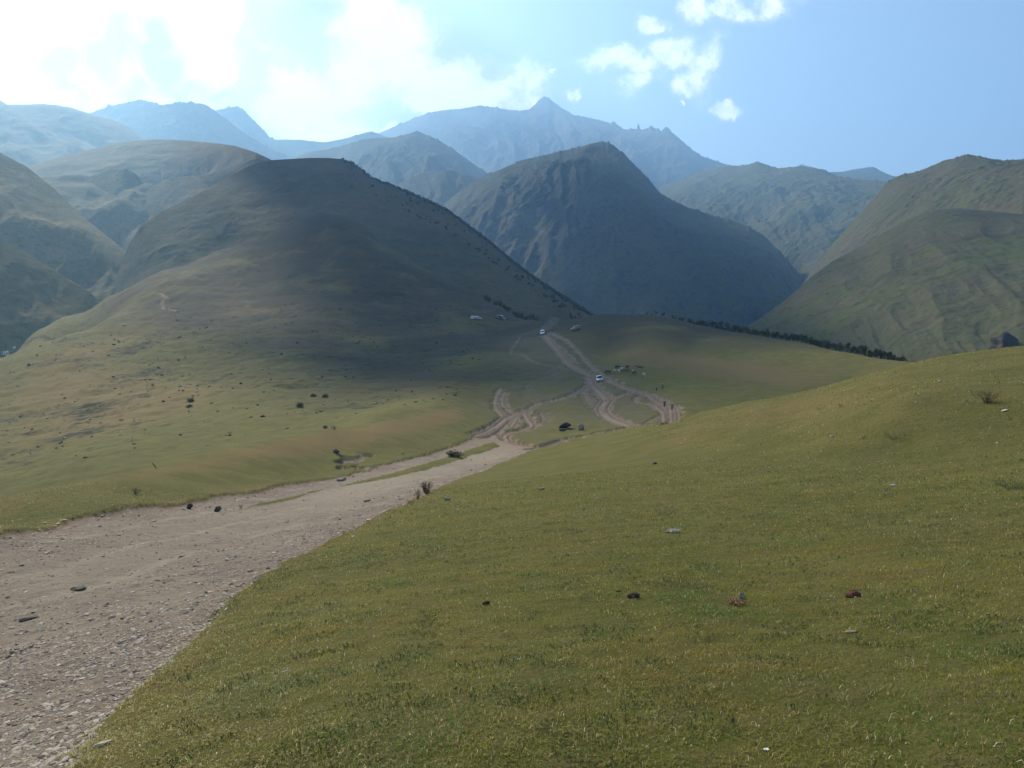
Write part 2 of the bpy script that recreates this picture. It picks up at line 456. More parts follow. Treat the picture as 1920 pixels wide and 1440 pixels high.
def masks(x, y):
    r = np.hypot(x, y)
    wob = 0.16 * np.minimum(r / 10, 3) * fbm(x / np.maximum(0.5, r * 0) + 0, y / 0.5, 2, 5) if False else 0
    e1 = fbm(x / 0.7, y / 0.7, 4, 71, 0.6) * (0.17 + 0.006 * np.minimum(r, 80)) + fbm(x / 5, y / 5, 2, 73) * (0.25 * sstep(r, 8, 40))
    rd = sdf(x, y, ROAD) + e1 * 1.3
    md = sdf(x, y, MEDIAN) + e1
    dirt = np.zeros(x.shape); kind = np.zeros(x.shape); carve = np.zeros(x.shape); rutm = np.zeros(x.shape)
    sel = (r > 60) & (r < 620)
    xs, ys = x[sel], y[sel]; e = fbm(xs / 3.0, ys / 3.0, 3, 81)
    td = np.zeros(xs.shape); tc_ = np.zeros(xs.shape); tr_ = np.zeros(xs.shape)
    for L, w, s, ruts in TR:
        d = dist_poly(xs, ys, L)
        m = sstep(-(d + e * 1.9), -w * 1.35, -w * 0.45)
        td = np.maximum(td, m * s)
        tc_ = np.maximum(tc_, m * s)
        if True:
            for off in (0.42, 0.8):
                tr_ = np.maximum(tr_, np.exp(-((d - w * off) / 0.28) ** 2) * s * m)
    dirt[sel] = td; carve[sel] = tc_; rutm[sel] = tr_
    roadm = sstep(rd, -0.05 - 0.002 * r, 0.10 + 0.004 * r) * (1 - sstep(md, -0.1, 0.25) * 0.85)
    return rd, md, roadm, dirt, carve, rutm

WHEELS = [densify(cast_line(p_), 5) for p_ in ([(-200,1130),(0,1068),(130,1040),(300,1000),(500,958),(700,918),(860,878),(960,852)], [(-200,1180),(0,1118),(200,1072),(400,1010),(560,972),(740,926),(880,886),(970,856)], [(-200,1060),(0,1022),(200,985),(400,950),(560,928)])]
def wheel(x, y):
    w_ = np.zeros(np.shape(x))
    for L in WHEELS:
        w_ = np.maximum(w_, np.exp(-(dist_poly(x, y, L) / .30) ** 2))
    return w_
def full_h(x, y, m=None):
    x = np.asarray(x, float); y = np.asarray(y, float)
    h = smooth_h(x, y)
    rd, md, roadm, tr, carve, rut = m if m is not None else masks(x, y)
    r = np.hypot(x, y)
    drop = 0.05 + 0.16 * sstep(r, 3, 14)
    h = h - drop * sstep(rd, -0.25, 0.25) + 0.10 * sstep(md, -0.1, 0.6)
    # washed ripples and potholes on the road
    h = h + sstep(rd, 0, 1) * (0.05 * fbm(x / 1.1, y / 1.1, 3, 91) + 0.03 * fbm(x / 0.35, y / 0.35, 2, 93) * (r < 40))
    h = h - 0.22 * carve - 0.38 * rut
    wd = wheel(x, y)
    h = h - 0.05 * wd
    return h

# ------------------------------------------------------------------ materials
def new_mat(name):
    m = bpy.data.materials.new(name); m.use_nodes = True
    m.node_tree.nodes.clear()
    T = NT(m.node_tree)
    o = T.n('ShaderNodeOutputMaterial'); b = T.n('ShaderNodeBsdfPrincipled')
    b.inputs['Specular IOR Level'].default_value = 0.25
    T.l(b.outputs[0], o.inputs[0])
    return m, T, b
def simple(name, col, rough=0.8, metal=0.0, spec=0.3, var=0.0, scale=3.0, bump=0.0):
    m, T, b = new_mat(name)
    b.inputs['Roughness'].default_value = rough; b.inputs['Metallic'].default_value = metal
    b.inputs['Specular IOR Level'].default_value = spec
    tc = T.n('ShaderNodeTexCoord')
    nz = T.noise(tc.outputs['Object'], scale, 5, 0.6)
    dark = tuple(c * (1 - var) for c in col); lite = tuple(min(1, c * (1 + var)) for c in col)
    T.l(T.mix(T.ramp(nz, 0.3, 0.7), dark, lite), b.inputs['Base Color'])
    if bump:
        bp = T.n('ShaderNodeBump'); bp.inputs['Strength'].default_value = 1; bp.inputs['Distance'].default_value = bump
        T.l(nz, bp.inputs['Height']); T.l(bp.outputs[0], b.inputs['Normal'])
    return m
def attr(T, name):
    a = T.n('ShaderNodeAttribute'); a.attribute_name = name
    return a
def mat_ground():
    m, T, b = new_mat('turf and dirt')
    geo = T.n('ShaderNodeNewGeometry'); pos = geo.outputs['Position']
    big = T.noise(pos, 0.035, 5, 0.6); midn = T.noise(pos, 0.35, 5, 0.6); sm = T.noise(pos, 3.5, 5, 0.65); fi = T.noise(pos, 32, 4, 0.7)
    vfi = T.noise(pos, 140, 2, 0.7)
    g = T.mix(T.ramp(midn, 0.35, 0.65), (0.096, 0.098, 0.020), (0.145, 0.130, 0.036))
    g = T.mix(T.ramp(sm, 0.4, 0.72), g, (0.125, 0.105, 0.036))
    g = T.mix(T.math('MULTIPLY', T.ramp(fi, 0.5, 0.7), 0.6), g, (0.15, 0.13, 0.06))
    dry = attr(T, 'dry').outputs['Fac']
    dryf = T.ramp(T.math('ADD', dry, T.math('MULTIPLY', T.math('SUBTRACT', midn, .5), 0.9)), 0.15, 0.85)
    g = T.mix(dryf, g, (0.185, 0.128, 0.050))
    g = T.mix(T.math('MULTIPLY', attr(T, 'brown').outputs['Fac'], T.ramp(T.noise(pos, 0.02, 6, 0.65), 0.22, 0.55)), g, (0.058, 0.049, 0.034))  # brown hillside turf, its colour deepened to stand in for shade
    wn = T.math('MULTIPLY', attr(T, 'worn').outputs['Fac'], T.ramp(T.noise(pos, 0.12, 6, 0.65), 0.30, 0.62))
    g = T.mix(T.math('MULTIPLY', wn, 0.85), g, (0.135, 0.108, 0.080))
    scr = attr(T, 'scrub').outputs['Fac']
    scn = T.ramp(T.math('MULTIPLY', T.math('ADD', T.noise(pos, 0.30, 6, 0.75), T.noise(pos, 0.03, 4, 0.6)), 0.5), 0.50, 0.62)
    g = T.mix(T.math('MULTIPLY', scn, scr), g, (0.030, 0.034, 0.018))
    d = T.mix(T.ramp(midn, 0.35, 0.7), (0.245, 0.190, 0.148), (0.325, 0.255, 0.196))
    d = T.mix(T.ramp(sm, 0.45, 0.7), d, (0.18, 0.152, 0.124))
    d = T.mix(T.ramp(fi, 0.55, 0.75), d, (0.25, 0.22, 0.19))
    d = T.mix(T.math('MULTIPLY', T.ramp(vfi, 0.52, 0.7), .7), d, (0.075, 0.067, 0.06))
    red = attr(T, 'red').outputs['Fac']
    d = T.mix(T.math('MULTIPLY', red, T.ramp(sm, 0.3, 0.6)), d, (0.215, 0.140, 0.105))
    smooth = attr(T, 'dusty').outputs['Fac']
    d = T.mix(T.math('MULTIPLY', smooth, T.ramp(big, 0.3, 0.55)), d, (0.30, 0.245, 0.185))
    d = T.mix(T.math('MULTIPLY', T.math('MULTIPLY', attr(T, 'wheel').outputs['Fac'], T.ramp(T.noise(pos, 0.25, 4, 0.6), 0.38, 0.6)), 0.7), d, (0.36, 0.30, 0.225))
    d0_ = d
    d = T.mix(T.math('MULTIPLY', T.math('MULTIPLY', attr(T, 'farm').outputs['Fac'], 0.8), T.ramp(midn, .3, .6)), d, (0.27, 0.185, 0.125))
    d = T.mix(T.math('MULTIPLY', attr(T, 'rut').outputs['Fac'], 0.5), d, (0.085, 0.062, 0.045))
    dirt = attr(T, 'dirt').outputs['Fac']
    df = T.ramp(T.math('ADD', dirt, T.math('ADD', T.math('MULTIPLY', T.math('SUBTRACT', sm, .5), 0.6), T.math('MULTIPLY', T.math('SUBTRACT', T.noise(pos, 0.5, 5, 0.7), .5), 1.0))), 0.30, 0.72)
    T.l(T.mix(df, g, d), b.inputs['Base Color'])
    b.inputs['Roughness'].default_value = 0.95
    b.inputs['Specular IOR Level'].default_value = 0.12
    bp = T.n('ShaderNodeBump'); bp.inputs['Strength'].default_value = 0.9; bp.inputs['Distance'].default_value = 0.03
    T.l(fi, bp.inputs['Height'])
    bp2 = T.n('ShaderNodeBump'); bp2.inputs['Strength'].default_value = 0.8; bp2.inputs['Distance'].default_value = 0.22
    T.l(sm, bp2.inputs['Height']); T.l(bp2.outputs[0], bp.inputs['Normal'])
    bp3 = T.n('ShaderNodeBump'); bp3.inputs['Strength'].default_value = 0.8; bp3.inputs['Distance'].default_value = 0.012
    T.l(vfi, bp3.inputs['Height']); T.l(bp.outputs[0], bp3.inputs['Normal'])
    T.l(bp3.outputs[0], b.inputs['Normal'])
    return m
M_GROUND = mat_ground()

def mat_hill(name, g1, g2, dry, rock, rock_amt=0.5, sc=1.0, dry_amt=0.5, bumpd=6.0, steep=(0.55, 0.8), streak=None):
    m, T, b = new_mat(name)
    geo = T.n('ShaderNodeNewGeometry'); pos = geo.outputs['Position']
    big = T.noise(pos, 0.0035 / sc, 6, 0.6, 0.3); midn = T.noise(pos, 0.016 / sc, 7, 0.68); sm = T.noise(pos, 0.09 / sc, 6, 0.7)
    g = T.mix(T.ramp(big, 0.38, 0.62), g1, g2)
    g = T.mix(T.math('MULTIPLY', T.ramp(midn, 0.42, 0.66), dry_amt), g, dry)
    if streak:
        mp = T.n('ShaderNodeMapping'); T.l(pos, mp.inputs[0]); mp.inputs['Rotation'].default_value = (0, 0, R(-52)); mp.inputs['Scale'].default_value = (0.12, 1.0, 0.25)
        sn = T.noise(mp.outputs[0], 0.03, 6, 0.6, 0.5)
        g = T.mix(T.ramp(sn, 0.50, 0.66), g, streak)
        sn2 = T.noise(mp.outputs[0], 0.075, 5, 0.65, 0.5)
        g = T.mix(T.math('MULTIPLY', T.ramp(sn2, 0.54, 0.70), .6), g, tuple(c * .5 for c in g1))
    nz = T.n('ShaderNodeSeparateXYZ'); T.l(geo.outputs['Normal'], nz.inputs[0])
    st = T.math('SUBTRACT', 1.0, T.ramp(T.math('ADD', nz.outputs[2], T.math('MULTIPLY', T.math('SUBTRACT', midn, .5), .8)), steep[0], steep[1]))
    rk = T.mix(T.ramp(sm, 0.4, 0.62), rock, tuple(c * 0.55 for c in rock))
    g = T.mix(T.math('MULTIPLY', st, rock_amt), g, rk)
    g = T.mix(T.math('MULTIPLY', T.ramp(sm, 0.5, 0.68), 0.65), g, tuple(c * 0.42 for c in g1))
    T.l(g, b.inputs['Base Color'])
    b.inputs['Roughness'].default_value = 0.95; b.inputs['Specular IOR Level'].default_value = 0.08
    bp = T.n('ShaderNodeBump'); bp.inputs['Strength'].default_value = 0.8; bp.inputs['Distance'].default_value = bumpd
    T.l(sm, bp.inputs['Height'])
    bp2 = T.n('ShaderNodeBump'); bp2.inputs['Strength'].default_value = 0.7; bp2.inputs['Distance'].default_value = bumpd * 3
    T.l(midn, bp2.inputs['Height']); T.l(bp2.outputs[0], bp.inputs['Normal'])
    T.l(bp.outputs[0], b.inputs['Normal'])
    return m

# ------------------------------------------------------------------ near terrain mesh
def build_ground():
    fine_ = np.arange(-37.5, 37.5, 0.088)
    azs = np.concatenate([np.arange(-180, -60, 4.0), np.arange(-60, -37.5, 0.6), fine_, np.arange(37.5, 60, 0.6), np.arange(60, 180, 4.0)])
    rs = np.exp(np.linspace(math.log(0.4), math.log(1150), 980))
    na, nr = len(azs), len(rs)
    A_, R_ = np.meshgrid(np.radians(azs), rs, indexing='ij')
    x = (np.sin(A_) * R_).ravel(); y = (np.cos(A_) * R_).ravel()
    m = masks(x, y)
    rd, md, roadm, tr, carve, rut = m
    z = full_h(x, y, m)
    r = np.hypot(x, y)
    dirt = np.maximum(roadm, tr)
    # colour zones
    az = np.degrees(np.arctan2(x, y))
    bank = sdf(x, y, BANKDRY)
    dry = 0.85 * sstep(bank, -3, 3)
    dry = np.maximum(dry, 0.6 * sstep(sdf(x, y, MIDDRY) + 9 * fbm(x / 22, y / 22, 3, 66), -10, 14))
    dry = np.maximum(dry, 0.48 * sstep(sdf(x, y, LEFTDRY), -15, 25))
    dry = np.maximum(dry, 0.4 * sstep(-np.abs(rd + 0.3), -0.2 - 0.03 * r, 0) * (r < 60))
    crest = sdf(x, y, CRESTDRY)
    dry = np.maximum(dry, 0.45 * sstep(crest, -6, 5))
    brown = sdf(x, y, HILLDRY)
    dry = np.maximum(dry, 0.35 * sstep(brown, -30, 40))
    dry = np.where(dry > 0, dry, 0) + 0.18 * (fbm(x / 9, y / 9, 3, 55) + .2)
    rw = 0.22 + 0.022 * np.minimum(r, 60)
    dry = dry + 0.22 * sstep(r, 100, 200)
    red = sstep(-np.abs(rd - rw * 0.5), -rw, 0) * 0.75 * (sstep(x * 0 + y + x * 0.9, -50, 40) if False else 1) * ((md < -2) & (rd < rw * 2))
    red = np.maximum(red, tr * 0.65 * sstep(fbm(x / 12, y / 12, 2, 61), -0.3, 0.3))
    scrub = sstep(r, 110, 190) * sstep(-x, -40, 40)
    dusty = sstep(rd, 2.0, 5.0) * sstep(r, 7, 14)
    rows = np.arange(na * nr).reshape(na, nr)
    nxt = np.roll(rows, -1, axis=0)
    q = np.stack([rows[:, :-1], rows[:, 1:], nxt[:, 1:], nxt[:, :-1]], -1).reshape(-1, 4)
    cx = x[q].mean(1); cy_ = y[q].mean(1)
    isroad = (rd[q].mean(1) > 0) & (md[q].mean(1) < 0.05)
    istrack = (~isroad) & (tr[q].mean(1) > 0.42)
    V = np.stack([x, y, z], 1)
    worn = 0.85 * sstep(sdf(x, y, WORN) + 8 * fbm(x / 18, y / 18, 3, 68), -8, 14)
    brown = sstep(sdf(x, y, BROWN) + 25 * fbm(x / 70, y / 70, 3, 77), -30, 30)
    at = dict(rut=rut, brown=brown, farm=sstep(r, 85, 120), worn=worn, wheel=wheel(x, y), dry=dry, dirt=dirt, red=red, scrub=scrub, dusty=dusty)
    # centre cap
    for nm, sel in (('ground', ~(isroad | istrack)), ('road', isroad), ('dirt_track', istrack)):
        f = q[sel]
        used = np.unique(f)
        remap = np.zeros(len(V), np.int64); remap[used] = np.arange(len(used))
        me = np_mesh(nm, V[used], remap[f], M_GROUND, True, {k: a[used] for k, a in at.items()})
        o = link(nm, me); tag(o, kind='structure')
    # little cap under the camera
    k = np.arange(na); ring = V[rows[:, 0]]
    vv = np.vstack([ring, ring.mean(0)[None]])
    ff = np.stack([k, np.roll(k, -1), np.full(na, na)], 1)
    me = np_mesh('ground_under_camera', vv, ff, M_GROUND, True, {kk: np.zeros(na + 1) for kk in at})
    tag(link('ground_patch', me), kind='structure')
BANKDRY = cast_line([(-200,985),(0,950),(300,895),(450,868),(620,845),(760,815),(860,790),(860,765)][:8] + [(600,806),(400,850),(200,898),(0,940),(-200,972)])
MIDDRY = cast_line([(1130,650),(1200,655),(1300,668),(1420,680),(1560,700),(1500,722),(1380,715),(1280,700),(1200,690),(1150,670)])
LEFTDRY = cast_line([(0,700),(150,645),(260,600),(330,600),(200,680),(330,700),(480,720),(330,780),(150,830),(0,850)])
CRESTDRY = cast_line([(1180,850),(1290,790),(1400,762),(1520,738),(1640,706),(1740,684),(1700,740),(1560,775),(1400,800),(1280,840)])
HILLDRY = cast_line([(330,545),(450,480),(560,420),(640,420),(760,520),(860,600),(900,640),(600,640),(400,600)])
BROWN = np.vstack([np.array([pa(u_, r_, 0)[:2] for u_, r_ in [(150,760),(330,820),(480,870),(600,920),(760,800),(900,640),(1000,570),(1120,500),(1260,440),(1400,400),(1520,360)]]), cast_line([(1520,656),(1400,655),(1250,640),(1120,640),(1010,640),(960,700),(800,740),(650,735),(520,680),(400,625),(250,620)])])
WORN = cast_line([(940,640),(1010,612),(1060,625),(1120,660),(1170,705),(1250,740),(1275,775),(1200,795),(1060,795),(1010,825),(930,815),(915,770),(940,700)])
build_ground()
def H(x, y):
    return float(full_h(np.array([x]), np.array([y]))[0])
def ground_at(u, v):
    x, y = raycast(u, v, rmin=2.0)
    return Vector((x, y, H(x, y)))

# ------------------------------------------------------------------ mountain layers
def interp(pts, u):
    pts = np.array(pts, float)
    return np.interp(u, pts[:, 0], pts[:, 1])
def smooth_interp(pts, u):
    pts = np.array(pts, float)
    d = densify(pts, 6)
    return np.interp(u, d[:, 0], d[:, 1])
def mountain(name, crest, dist, front, zb, back, mat, seed, ribs=(10, 0.25), shape=1.0, nu=500, nt=220, crag=0.0, lateral=0.0, lumps=0.0, tilt=0.0, margin=250, gate=None):
    """crest: photo outline (u,v); dist: crest range as function of u; front: range where the slope starts; zb: height there"""
    u0, u1 = crest[0][0], crest[-1][0]
    us = np.linspace(u0, u1, nu)
    cv = np.interp(us, *np.array(crest, float).T)
    dc = smooth_interp(dist, us) if len(dist) > 2 else interp(dist, us)
    fr = interp(front, us); zbase = interp(zb, us)
    d = np.array([px_dir(a, b) for a, b in zip(us, cv)])
    h = np.hypot(d[:, 0], d[:, 1]); sx, sy = d[:, 0] / h, d[:, 1] / h
    zc = d[:, 2] / h * dc
    ts = np.concatenate([np.linspace(0, 1, nt, endpoint=False), np.linspace(1, 1.9, nt // 4)])
    U, T_ = np.meshgrid(us, ts, indexing='ij')
    du = us[1] - us[0]
    def blur(a, px):
        k = np.arange(-int(3 * px / du) - 1, int(3 * px / du) + 2) * du
        w = np.exp(-(k / px) ** 2 / 2); w /= w.sum()
        return np.convolve(np.pad(a, len(k) // 2, mode='edge'), w, mode='valid')[:len(a)]
    zb1, zb2 = blur(zc, 14), blur(zc, 50)
    tt = T_
    near1 = np.exp(-((tt - 1) / 0.035) ** 2); near2 = np.exp(-((tt - 1) / 0.22) ** 2)
    zcm = zb2[:, None] * (1 - near2) + near2 * (zb1[:, None] * (1 - near1) + near1 * zc[:, None])
    zbm = zbase[:, None]; frm = fr[:, None]; dcm = dc[:, None]
    span = dcm - frm
    Rr = np.where(T_ <= 1, frm + span * T_, dcm + back * (T_ - 1))
    X = sx[:, None] * Rr; Y = sy[:, None] * Rr
    prof = np.where(T_ <= 1, np.clip(T_, 0, 1) ** shape, 1 - 0.5 * (T_ - 1) ** 1.3)
    Z = zbm + (zcm - zbm) * prof
    ext = zcm - zbm
    env = np.clip(np.sin(np.clip(T_, 0, 1) * PI), 0, 1) ** 0.6 * (T_ <= 1)
    env2 = np.where(T_ <= 1, np.clip((1 - T_) * 3.2, 0.0, 1), np.clip((T_ - 1) * 6, 0, 1))
    # ribs that run down the slope, bent by noise
    arc = np.cumsum(np.concatenate([[0], np.hypot(np.diff(sx * dc), np.diff(sy * dc))]))[:, None]
    nrib, amp = ribs
    wl = (arc[-1, 0]) / nrib
    wx = (arc / wl) + 0.5 * fbm(X / (wl * 2.2), Y / (wl * 2.2), 2, seed + 5) + lateral * (1 - T_)
    rib = fbm(wx, T_ * 1.6 + seed, 3, seed, 0.5, ridged=True)
    Z = Z + rib * amp * ext * 0.5 * env * (1.1 - 0.6 * T_)
    if lumps:
        Z = Z + ((0.9 * fbm(X / lumps[0], Y / lumps[0], 5, seed + 9, 0.36) + 0.18 * fbm(X / lumps[0] + 3.1, Y / lumps[0], 5, seed + 19, 0.5, ridged=True)) if mat is M_HILL else (0.65 * fbm(X / lumps[0], Y / lumps[0], 6, seed + 9, 0.56) + 0.5 * fbm(X / lumps[0] + 3.1, Y / lumps[0], 6, seed + 19, 0.55, ridged=True))) * lumps[1] * env2 * np.clip(T_ * 4, 0, 1)
    if crag:
        j = fbm(us / 14.0, us * 0 + seed, 4, seed + 3, 0.65)
        Z = Z + (np.abs(j)[:, None] * 1.6 + j[:, None]) * crag * np.exp(-((T_ - 1) / 0.06) ** 2)
        Z = Z + fbm(X / (crag * 6), Y / (crag * 6), 4, seed + 13, ridged=True) * crag * 0.8 * env
    rows = np.arange(U.size).reshape(U.shape)
    q = np.stack([rows[:-1, :-1], rows[1:, :-1], rows[1:, 1:], rows[:-1, 1:]], -1).reshape(-1, 4)
    me = np_mesh(name, np.stack([X.ravel(), Y.ravel(), Z.ravel()], 1), q, mat, True)
    o = link(name, me); tag(o, kind='structure')
    return X, Y, Z, T_

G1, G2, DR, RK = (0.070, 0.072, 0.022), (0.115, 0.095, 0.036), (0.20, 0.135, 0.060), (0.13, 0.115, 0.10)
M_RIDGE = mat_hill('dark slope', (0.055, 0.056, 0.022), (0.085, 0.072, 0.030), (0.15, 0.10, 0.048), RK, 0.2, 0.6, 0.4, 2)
M_HILL = mat_hill('alpine meadow', G1, G2, DR, RK, 0.2, 0.8, 0.6, 2)
M_MTN = mat_hill('meadow and scree', (0.050, 0.062, 0.022), (0.085, 0.088, 0.030), (0.12, 0.105, 0.05), (0.095, 0.09, 0.085), 0.6, 1.3, 0.4, 7)
M_ROCK = mat_hill('bare rock', (0.085, 0.085, 0.085), (0.13, 0.125, 0.12), (0.16, 0.15, 0.14), (0.10, 0.095, 0.095), 0.5, 2.4, 0.4, 10)
M_GREEN = mat_hill('light green slope', (0.085, 0.098, 0.034), (0.12, 0.118, 0.045), (0.15, 0.12, 0.06), (0.10, 0.095, 0.09), 0.6, 1.0, 0.5, 7)  # lighter, greener meadow tone for the far hillside
M_RIGHT = mat_hill('right hill meadow', (0.092, 0.086, 0.054), (0.086, 0.090, 0.046), (0.115, 0.095, 0.065), (0.08, 0.072, 0.062), 0.45, 0.6, 0.5, 1.6, (0.5, 0.75), (0.085, 0.100, 0.038))

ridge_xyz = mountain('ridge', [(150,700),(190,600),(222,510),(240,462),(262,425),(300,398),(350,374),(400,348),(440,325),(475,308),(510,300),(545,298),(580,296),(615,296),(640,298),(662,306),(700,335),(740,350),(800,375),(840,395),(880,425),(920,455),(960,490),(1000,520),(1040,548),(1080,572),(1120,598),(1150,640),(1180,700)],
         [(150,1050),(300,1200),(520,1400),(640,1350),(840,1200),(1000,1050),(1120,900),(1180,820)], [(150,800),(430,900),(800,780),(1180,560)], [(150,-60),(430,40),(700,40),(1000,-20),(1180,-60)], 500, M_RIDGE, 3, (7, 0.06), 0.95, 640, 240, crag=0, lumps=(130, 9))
mountain('mountain', [(700,520),(780,440),(840,377),(870,352),(920,326),(980,301),(1040,287),(1090,275),(1115,268),(1130,265),(1150,272),(1180,299),(1210,330),(1240,365),(1290,390),(1340,405),(1390,420),(1430,440),(1470,482),(1520,540),(1600,640)],
         [(700,3100),(1000,3200),(1130,2900),(1250,2700),(1400,2500),(1600,2300)], [(700,2000),(1000,1700),(1250,1350),(1600,1400)], [(700,-50),(1000,-180),(1250,-270),(1600,-230)], 1100, M_MTN, 21, (6, 0.17), 0.75, 760, 340, crag=9, lateral=1.0, lumps=(420, 85))
HILLSIDE = mountain('hillside', [(1380,640),(1400,612),(1430,594),(1480,556),(1520,520),(1560,490),(1620,458),(1660,434),(1700,412),(1750,393),(1800,390),(1860,396),(1920,402),(2050,390),(2300,360)],
         [(1380,760),(1500,820),(1650,900),(1800,950),(2300,950)], [(1380,560),(1700,450),(1920,400),(2300,380)], [(1380,-95),(1700,-85),(1920,-72),(2300,-70)], 350, M_RIGHT, 33, (9, 0.05), 0.92, 700, 340, lateral=-3.5, lumps=(70, 4.5))
mountain('upper_hillside', [(1440,640),(1500,540),(1550,470),(1600,415),(1640,370),(1665,340),(1690,328),(1720,322),(1750,310),(1770,301),(1790,297),(1815,289),(1840,295),(1880,301),(1920,299),(2050,280),(2300,250)],
         [(1440,1500),(1700,1500),(1815,1450),(1920,1400),(2300,1400)], [(1440,1000),(1920,980),(2300,980)], [(1440,-60),(1700,60),(1920,140),(2300,150)], 500, M_RIGHT, 39, (6, 0.07), 0.9, 500, 260, lateral=-2.0, lumps=(150, 16), crag=4)
mountain('far_hillside', [(1180,420),(1240,350),(1290,330),(1330,318),(1360,312),(1400,310),(1420,303),(1440,310),(1460,316),(1500,312),(1540,318),(1570,330),(1600,336),(1640,338),(1700,345),(1760,372),(1900,420)],
         [(1180,5000),(1400,4300),(1600,3700),(1900,2900)], [(1180,3000),(1400,2400),(1600,2000),(1900,1700)], [(1180,50),(1400,-60),(1600,-60),(1900,60)], 900, M_GREEN, 47, (8, 0.05), 0.8, 700, 320, crag=8, lateral=-2.0, lumps=(330, 70))
mountain('far_peak', [(1440,345),(1480,318),(1502,309),(1530,315),(1560,326),(1600,318),(1636,313),(1650,320),(1668,330),(1720,345)],
         [(1440,6500),(1720,6200)], [(1440,5200),(1720,5000)], [(1440,900),(1720,900)], 900, M_MTN, 51, (5, 0.15), 0.8, 300, 100, crag=10)
mountain('summit_massif', [(560,300),(640,275),(720,246),(760,229),(800,213),(830,207),(860,205),(900,198),(940,204),(970,208),(992,206),(1006,193),(1020,180),(1034,188),(1050,201),(1075,216),(1110,222),(1145,231),(1150,228),(1156,234),(1170,243),(1194,243),(1196,230),(1202,244),(1222,238),(1240,246),(1248,238),(1262,250),(1290,274),(1310,291),(1360,308),(1420,320),(1500,340)],
         [(560,9300),(900,9200),(1020,9000),(1100,8000),(1250,7000),(1500,6000)], [(560,5900),(1000,5200),(1500,5000)], [(560,700),(1000,500),(1500,450)], 1500, M_ROCK, 57, (7, 0.10), 0.85, 1000, 300, crag=22, lumps=(800, 95))
mountain('blue_hill', [(480,330),(555,296),(575,286),(620,279),(660,268),(690,260),(740,258),(770,250),(783,246),(790,249),(820,262),(850,280),(880,302),(910,322),(960,350),(1040,400)],
         [(480,5200),(785,5000),(1040,4600)], [(480,3300),(785,2800),(1040,2700)], [(480,150),(785,20),(1040,0)], 900, M_MTN, 63, (6, 0.13), 0.8, 500, 240, crag=9, lumps=(380, 50))
mountain('green_foothill', [(700,420),(740,350),(770,332),(800,322),(840,318),(880,330),(930,345),(980,380),(1060,430)],
         [(700,3600),(1060,3700)], [(700,2500),(1060,2600)], [(700,40),(1060,0)], 600, M_HILL, 67, (5, 0.2), 0.9, 300, 160, crag=4, lumps=(200, 36))
mountain('low_ridge', [(380,275),(440,263),(500,262),(560,262),(610,267),(650,259),(680,250),(696,246),(715,253),(740,262),(800,285),(900,320)],
         [(380,7200),(900,7600)], [(380,5700),(900,6000)], [(380,650),(900,650)], 900, M_MTN, 71, (6, 0.1), 0.8, 400, 120, crag=8)
mountain('rocky_mountain', [(60,260),(120,232),(170,212),(200,201),(240,192),(262,187),(285,192),(300,198),(340,192),(380,195),(400,206),(430,229),(460,251),(500,275),(560,300)],
         [(60,6400),(560,6200)], [(60,5000),(560,5000)], [(60,600),(560,500)], 900, M_ROCK, 77, (6, 0.16), 0.8, 600, 240, crag=22, lumps=(450, 70))
mountain('distant_mountain', [(360,230),(400,208),(445,199),(465,215),(490,240),(508,260),(560,290)],
         [(360,7800),(560,7800)], [(360,7000),(560,7000)], [(360,1000),(560,1000)], 900, M_ROCK, 79, (4, 0.2), 0.8, 240, 120, crag=30)
mountain('left_mountain', [(-350,150),(-200,165),(-60,180),(0,188),(12,197),(60,196),(80,195),(130,201),(170,214),(210,224),(240,238),(262,256),(300,290),(380,340)],
         [(-350,5000),(380,4500)], [(-350,2700),(380,2700)], [(-350,150),(380,150)], 900, M_HILL, 83, (5, 0.12), 0.85, 500, 240, lumps=(600, 110), crag=4)
mountain('meadow_hill', [(-60,350),(60,310),(150,285),(230,266),(290,261),(330,262),(400,268),(440,273),(480,286),(510,300),(560,330),(620,380)],
         [(-60,2500),(300,2600),(480,2000),(620,1800)], [(-60,1150),(150,1050),(300,1200),(620,1350)], [(-60,-60),(150,-90),(300,-60),(620,60)], 800, M_HILL, 91, (5, 0.08), 0.85, 760, 380, lateral=1.0, lumps=(430, 105))
mountain('valley_side', [(-350,180),(-150,230),(0,286),(50,312),(100,352),(150,402),(200,442),(250,482),(290,530),(320,580)],
         [(-350,1500),(0,1500),(150,1350),(320,1080)], [(-350,800),(320,820)], [(-350,-110),(320,-80)], 450, M_HILL, 97, (5, 0.12), 0.95, 480, 260, lateral=1.0, lumps=(230, 38))
VALLEY = mountain('lower_valley_side', [(-350,330),(-150,385),(0,447),(60,482),(120,517),(170,548),(210,590),(240,640)],
         [(-350,950),(0,960),(240,880)], [(-350,640),(240,700)], [(-350,-120),(240,-90)], 300, M_HILL, 103, (4, 0.08), 0.9, 320, 180, lateral=0.8, lumps=(120, 12))
mountain('spur', [(60,470),(95,410),(130,362),(170,330),(205,316),(235,314),(255,326),(275,352),(300,392),(330,450)],
         [(60,2000),(330,1900)], [(60,1300),(330,1350)], [(60,-60),(330,-40)], 500, M_HILL, 111, (4, 0.05), 0.8, 260, 160, lumps=(260, 28))
mountain('spur', [(225,420),(250,385),(285,350),(320,333),(360,330),(400,326),(450,306),(485,296),(520,310),(560,360)],
         [(225,1750),(400,1950),(560,1700)], [(225,1250),(560,1350)], [(225,-20),(560,40)], 500, M_HILL, 117, (4, 0.05), 0.8, 300, 160, lumps=(220, 26))
